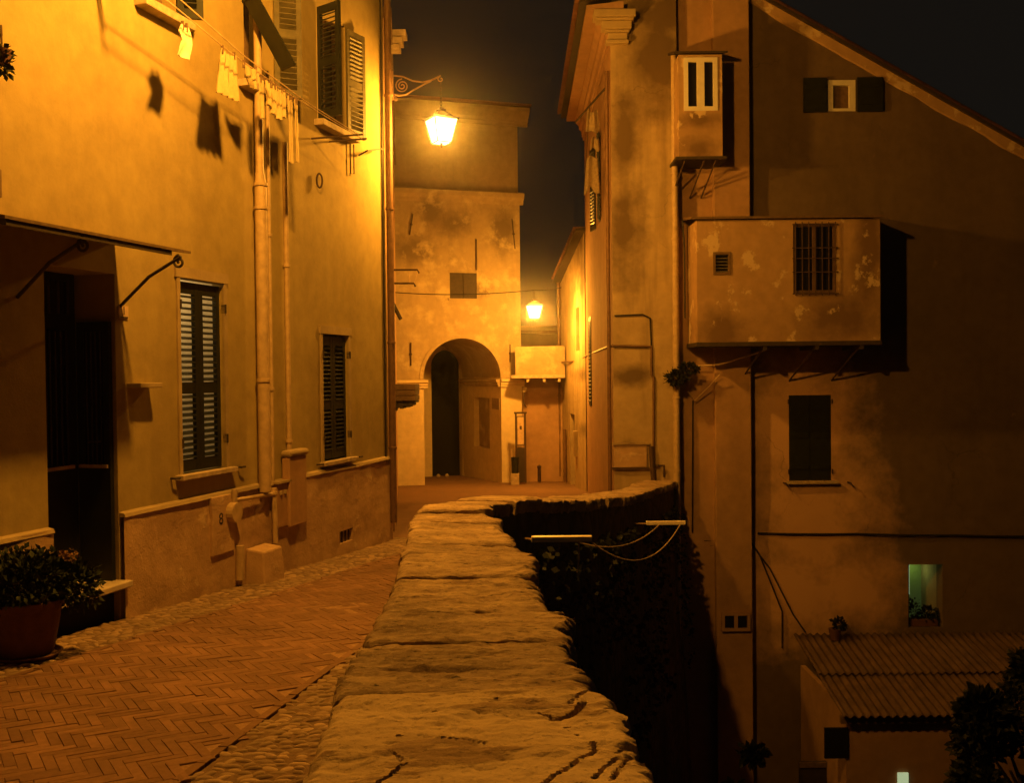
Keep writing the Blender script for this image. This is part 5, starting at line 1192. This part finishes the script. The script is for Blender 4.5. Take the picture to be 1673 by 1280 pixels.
# small window with its shutters folded back
a, b, c, d = wsm; t = MB()
for p in ((a, a + .1, c, d), (b - .1, b, c, d), (a + .1, b - .1, d - .09, d), (a + .1, b - .1, c, c + .05)): t.box(FC, p[0], p[1], -.08, .02, p[2], p[3])
wn = t.build('window', M['white'], WG); MB().box(FC, a + .1, b - .1, -.07, -.05, c + .05, d - .09).build('pane', M['planks'], wn)
for p, q in ((a - .42, a - .02), (b + .02, b + .46)):
    o = MB().box(FC, p, q, .03, .07, c - .02, d + .03).build('shutter', M['green'], WG)
    for zz in (c + .1, d - .15): MB().box(FC, p + .03, q - .03, .071, .085, zz, zz + .06).build('batten', M['green'], o)
# closed shutters and sill
a, b, c, d = wsh; md = (a + b) / 2
for p, q in ((a, md - .004), (md + .004, b)):
    o = MB().box(FC, p, q, -.05, -.01, c, d).build('shutter', M['green'], WG)
    for zz in (c + .2, (c + d) / 2, d - .28): MB().box(FC, p + .03, q - .03, -.009, .006, zz, zz + .08).build('batten', M['green'], o)
MB().box(FC, a - .06, b + .1, -.05, .1, c - .05, c - .002).build('window_sill', M['stone'], WG, bevel=.006)
for u in (a - .1, b + .28): MB().tube([FC.p(u, 0, c - .03), FC.p(u + .02, .1, c - .03), FC.p(u + .06, .12, c - .1)], .013, 6).build('shutter_stay', M['iron'], WG)
for u in (a - .02, b + .005):
    for zz in (c + .12, d - .15): MB().box(FC, u, u + .015, -.01, .03, zz, zz + .08).build('hinge', M['iron'], WG)
# the one lit window: green curtain, bright gap, plants on its ledge
a, b, c, d = wli
MB().box(FC, a - .1, b + .1, -.95, -.9, c - .1, d + .1).build('room_back', M['lit_green'], WG)
MB().box(FC, b, b + .03, -.9, -.25, c - .1, d + .1).build('room_wall', M['band'], WG); MB().box(FC, a - .03, a, -.9, -.25, c - .1, d + .1).build('room_wall', M['band'], WG)
MB().box(FC, a, a + .2, -.5, -.47, c, d).build('curtain', M['green_pale'], WG); MB().box(FC, a + .21, a + .25, -.6, -.58, c + .45, d).build('bright_gap', M['lit_white'], WG)
MB().box(FC, a - .02, a + .004, -.24, -.22, c + .2, c + .6).build('bright_edge', M['lit_white'], WG)
t = MB(); rq = random.Random(9); leaves(t, FC.p((a + b) / 2 + .1, -.12, c + .16), (.22, .1, .2), 260, .07, rq, shell=0); leaves(t, FC.p(a + .15, -.12, c + .25), (.12, .08, .3), 160, .06, rq, shell=0)
lp = thing('window_plant', FC.p((a + b) / 2, -.1, c), 'dark leafy plants crowding the sill of the lit green window', 'plant'); t.build('foliage', M['ivy'], lp); MB().box(FC, a + .08, b - .06, -.22, -.04, c + .005, c + .13).build('trough', M['terra'], lp, bevel=.01)
L = bpy.data.lights.new('room_lamp', 'POINT'); L.energy = 0.9; L.color = (.8, .95, .3); L.shadow_soft_size = .1; lo = bpy.data.objects.new('room_lamp', L); COL.objects.link(lo); lo.location = FC.p(a + .35, -.7, d - .2); adopt(lo, WG)
# cables
tag(MB().tube(wires([wp(1238, 872, .03, FC), wp(1400, 873, .03, FC), wp(1560, 875, .03, FC), wp(1720, 877, .03, FC)], 6, .01), .02, 6).build('wall_cable', M['cable'], None), 'long level cable across the gabled house below the closed shutters', 'cable')
for (pp, lab) in ((((1150, 884), (1225, 884), (1240, 905), (1278, 1000), (1278, 1060)), 'dark cable slanting down the gabled house to the shed'), (((1160, 892), (1228, 890), (1258, 930), (1296, 1005), (1316, 1034)), 'second slanting cable just above the first, reaching the shed ridge')):
    tag(MB().tube(wires([wp(x, y, .05, FC) for x, y in pp], 4), .014, 6).build('slanting_cable', M['cable'], None), lab, 'cable')
t = MB(); wd = bx(FB, 1176, 998, 1222, 1028, .02); ww = thing('barred_window', FB.p(wd[0], 0, wd[2]), 'faint small window frame in the dark wall below the parapet end', 'window'); 
for p in ((wd[0], wd[0] + .05, wd[2], wd[3]), (wd[1] - .05, wd[1], wd[2], wd[3]), (wd[0] + .05, wd[1] - .05, wd[3] - .05, wd[3]), (wd[0] + .05, wd[1] - .05, wd[2], wd[2] + .05), ((wd[0] + wd[1]) / 2 - .03, (wd[0] + wd[1]) / 2 + .03, wd[2] + .05, wd[3] - .05)): t.box(FB, p[0], p[1], .14, .2, p[2], p[3])
t.build('frame', M['pinkish'], ww); MB().box(FB, wd[0] + .02, wd[1] - .02, .14, .16, wd[2] + .02, wd[3] - .02).build('pane', M['glass'], ww)

# ================================================================== SHED WITH CORRUGATED ROOF
SH = thing('shed', (6.5, 16.5, -8), 'low lean-to shed with corrugated sheet roof at the foot of the gabled house', 'shed')
zr1 = at_y(1340, 1040, 17.2).z; zr0 = at_y(1400, 1172, 14.6).z; ys0, ys1 = 14.6, 17.2; ymid = 15.85; xs0, xs1 = 4.84, 11.4
zf = lambda y: zr0 + (zr1 - zr0) * (y - ys0) / (ys1 - ys0)
def sheet(x0, x1, ya, yb, lift):
    n = int((x1 - x0) / .02); mb = MB()
    mb.grid(n, 4, lambda a, b: Vector((x0 + (x1 - x0) * a, ya + (yb - ya) * b, zf(ya + (yb - ya) * b) + lift + .022 * math.cos((x0 + (x1 - x0) * a) / .125 * 2 * math.pi))))
    o = mb.build('roof_sheet', M['corr'], SH, smooth=True); sd = o.modifiers.new('solid', 'SOLIDIFY'); sd.thickness = .007
x = xs0
while x < xs1:
    sheet(x, x + .98, ys0 + random.uniform(-.03, .02), ymid + .1, .0 + random.uniform(0, .006)); sheet(x, x + .98, ymid - .05, ys1, .035 + random.uniform(0, .006)); x += .955
MB().box(WORLD, xs0 + .12, xs1, ys0 + .22, ys0 + .3, -8.2, zr0 - .0).build('wall', M['pinkish'], SH); MB().box(WORLD, xs0 + .12, xs0 + .2, ys0 + .3, ys1, -8.2, zr0).build('wall', M['pinkish'], SH)
MB().box(WORLD, xs0, xs1, ys0 + .1, ys0 + .18, zr0 - .14, zr0 - .03).build('eaves_beam', M['planks'], SH)
SHF = Frame((0, ys0 + .22), (1, 0)); a = bx(SHF, 1347, 1190, 1386, 1240, .02); MB().box(SHF, a[0], a[1], 0, .03, a[2], a[3]).build('window', M['glass'], SH)
a = bx(SHF, 1300, 1245, 1350, 1330, .02); o = MB().box(SHF, a[0] + .05, a[1], 0, .05, a[2], a[3]).build('door', M['wood'], SH); MB().box(SHF, a[0] + .05, a[1], .051, .07, a[3] - .08, a[3]).build('door_head', M['planks'], o)
a = bx(SHF, 1467, 1264, 1484, 1300, .02); MB().box(SHF, a[0], a[1], 0, .03, a[2], a[3]).build('lit_pane', M['lit_white'], SH)
pv_ = at_y(1364, 1036, 16.95); pvz = zf(16.95) + .06; cp = thing('ridge_pot', (pv_.x, 16.95, pvz), 'little clay pot with a sprig standing on the corrugated roof', 'pot')
MB().lathe((pv_.x, 16.95, pvz - .01), [(0, 0), (.07, 0), (.1, .16), (.11, .19), (.08, .19), (0, .17)], 14).build('pot', M['terra'], cp); t = MB(); leaves(t, (pv_.x + .08, 16.95, pvz + .25), (.13, .1, .12), 120, .08, rq, shell=0); t.build('foliage', M['ivy'], cp)

# ================================================================== VALLEY SIDE: RAILS, SHRUBS
def rail(x0, x1, y, Y, label):
    p, q = at_y(x0, y, Y), at_y(x1, y, Y); rt = thing('drying_rail', (p + q) / 2, label, 'rail'); fr = Frame((0, Y), (1, 0)); z = (p.z + q.z) / 2
    MB().box(fr, p.x, q.x, -.03, .03, z - .022, z + .022).build('rail_bar', M['steel'], rt, bevel=.006)
    for k in (.12, .85): MB().tube([Vector((p.x + (q.x - p.x) * k, Y, z - .01)), Vector((p.x + (q.x - p.x) * k - .1, Y + .75, z - .12))], .012, 6).build('arm', M['iron_lit'], rt)
    return p, q, z
p1_, q1_, zr_a = rail(868, 967, 881, 7.55, 'pale washing rail nearest the parapet, hung over the dark valley')
p2_, q2_, zr_b = rail(1056, 1120, 855, 11.6, 'short pale washing rail further off, near the palazzo wall')
for (s, e, sag, lab) in ((Vector((q1_.x - .1, 7.55, zr_a - .03)), Vector((p2_.x + .15, 11.6, zr_b - .02)), .12, 'upper sagging cord between the two washing rails'), (Vector((q1_.x, 7.55, zr_a - .03)), Vector((q2_.x - .06, 11.6, zr_b - .02)), .26, 'lower sagging cord between the two washing rails')):
    tag(MB().tube(wires([s, e], 16, sag), .006, 5).build('sagging_cord', M['cord'], None), lab, 'cord')
e = Vector((p1_.x + (q1_.x - p1_.x) * .78, 7.55, zr_a - .02)); tag(MB().tube(wires([e, e + Vector((.005, 0, -.12)), e + Vector((-.015, 0, -.24))], 4), .006, 5).build('dangling_cord', M['cord'], None), 'loose end of cord dangling from the nearest washing rail', 'cord')
def shrub(name, c, rad, n, size, label, seed, cat='bush', trunk=True):
    c = Vector(c); rt = thing(name, (c.x, c.y, -8), label, cat); r = random.Random(seed); t = MB()
    for k in range(22):
        o = Vector((r.gauss(0, .5) * rad[0], r.gauss(0, .5) * rad[1], r.gauss(.05, .5) * rad[2])); f = r.uniform(.16, .5)
        leaves(t, c + o, (rad[0] * f, rad[1] * f, rad[2] * f * r.uniform(.7, 1.4)), int(n * f * f / 2.6), size * r.uniform(.6, 1.25), r, shell=.1)
    t.build('crown', M['ivy'], rt); tr_ = MB()
    tr_.tube([Vector((c.x, c.y, -8.2)), Vector((c.x + .1, c.y, (c.z - 8) / 2)), c], [.2, .14, .06], 8)
    for k in range(7):
        a = k * .9; tr_.tube([c - Vector((0, 0, rad[2] * .5)), c + Vector((math.cos(a) * rad[0] * .6, math.sin(a) * rad[1] * .6, rad[2] * .3))], [.05, .015], 6)
    tr_.build('trunk', M['wood'], rt)
b0 = at_y(1660, 1215, 12.5); shrub('dark_tree', (b0.x + .25, 12.5, b0.z - .55), (.8, .8, .95), 12000, .12, 'dark leafy tree rising from the valley before the shed', 21, 'tree')
b0 = at_y(1215, 1230, 14.2); shrub('shadow_bush', (b0.x - .1, 14.2, b0.z - 1.5), (.85, .7, .8), 9000, .13, 'added dark bush standing in for black shadow between the parapet and the shed', 22)  # bush added to darken the wall foot, where only shadow lies
iv = MB(); ri = random.Random(31)                           # creeper on the valley face of the parapet
for k in range(2600):
    s = ri.uniform(8.0, 17.0); l, r, z = row(s); h = ri.random() ** 1.6 * 2.6
    if nz(s * .8, h * .8, 3) < -.05: continue
    p = Vector((r[0] + .02 + .06 * h + ri.uniform(-.02, .1), r[1] - .05 - ri.uniform(0, .1), z - .40 - h)); d = Vector((ri.gauss(.4, .5), ri.gauss(-.6, .4), ri.gauss(-.3, .6))).normalized(); s2 = d.cross(Vector((ri.gauss(0, 1), ri.gauss(0, 1), ri.gauss(0, 1)))).normalized(); L_ = ri.uniform(.04, .1)
    iv.quad(p, p + d * L_ * .5 + s2 * L_ * .35, p + d * L_, p + d * L_ * .5 - s2 * L_ * .35)
cr_ = iv.build('creeper', M['ivy']); cr_['kind'] = 'stuff'; cr_['label'] = 'dark creeper hanging over the valley face of the parapet'

# ================================================================== ADDED HAZE: gives the lanterns a halo in place of lens bloom
hz_ = bpy.data.materials.new('halo_haze'); hz_.use_nodes = True; nt = hz_.node_tree; nt.nodes.clear()
out = nt.nodes.new('ShaderNodeOutputMaterial'); pvn = nt.nodes.new('ShaderNodeVolumePrincipled')
pvn.inputs['Color'].default_value = (.9, .88, .84, 1); pvn.inputs['Density'].default_value = HAZE; pvn.inputs['Anisotropy'].default_value = 0.962
nt.links.new(pvn.outputs[0], out.inputs['Volume'])
hb = MB(); hb.box(WORLD, -16, 20, -9, 46, -9.2, 12.5); hb = hb.build('haze', hz_); hb['kind'] = 'stuff'
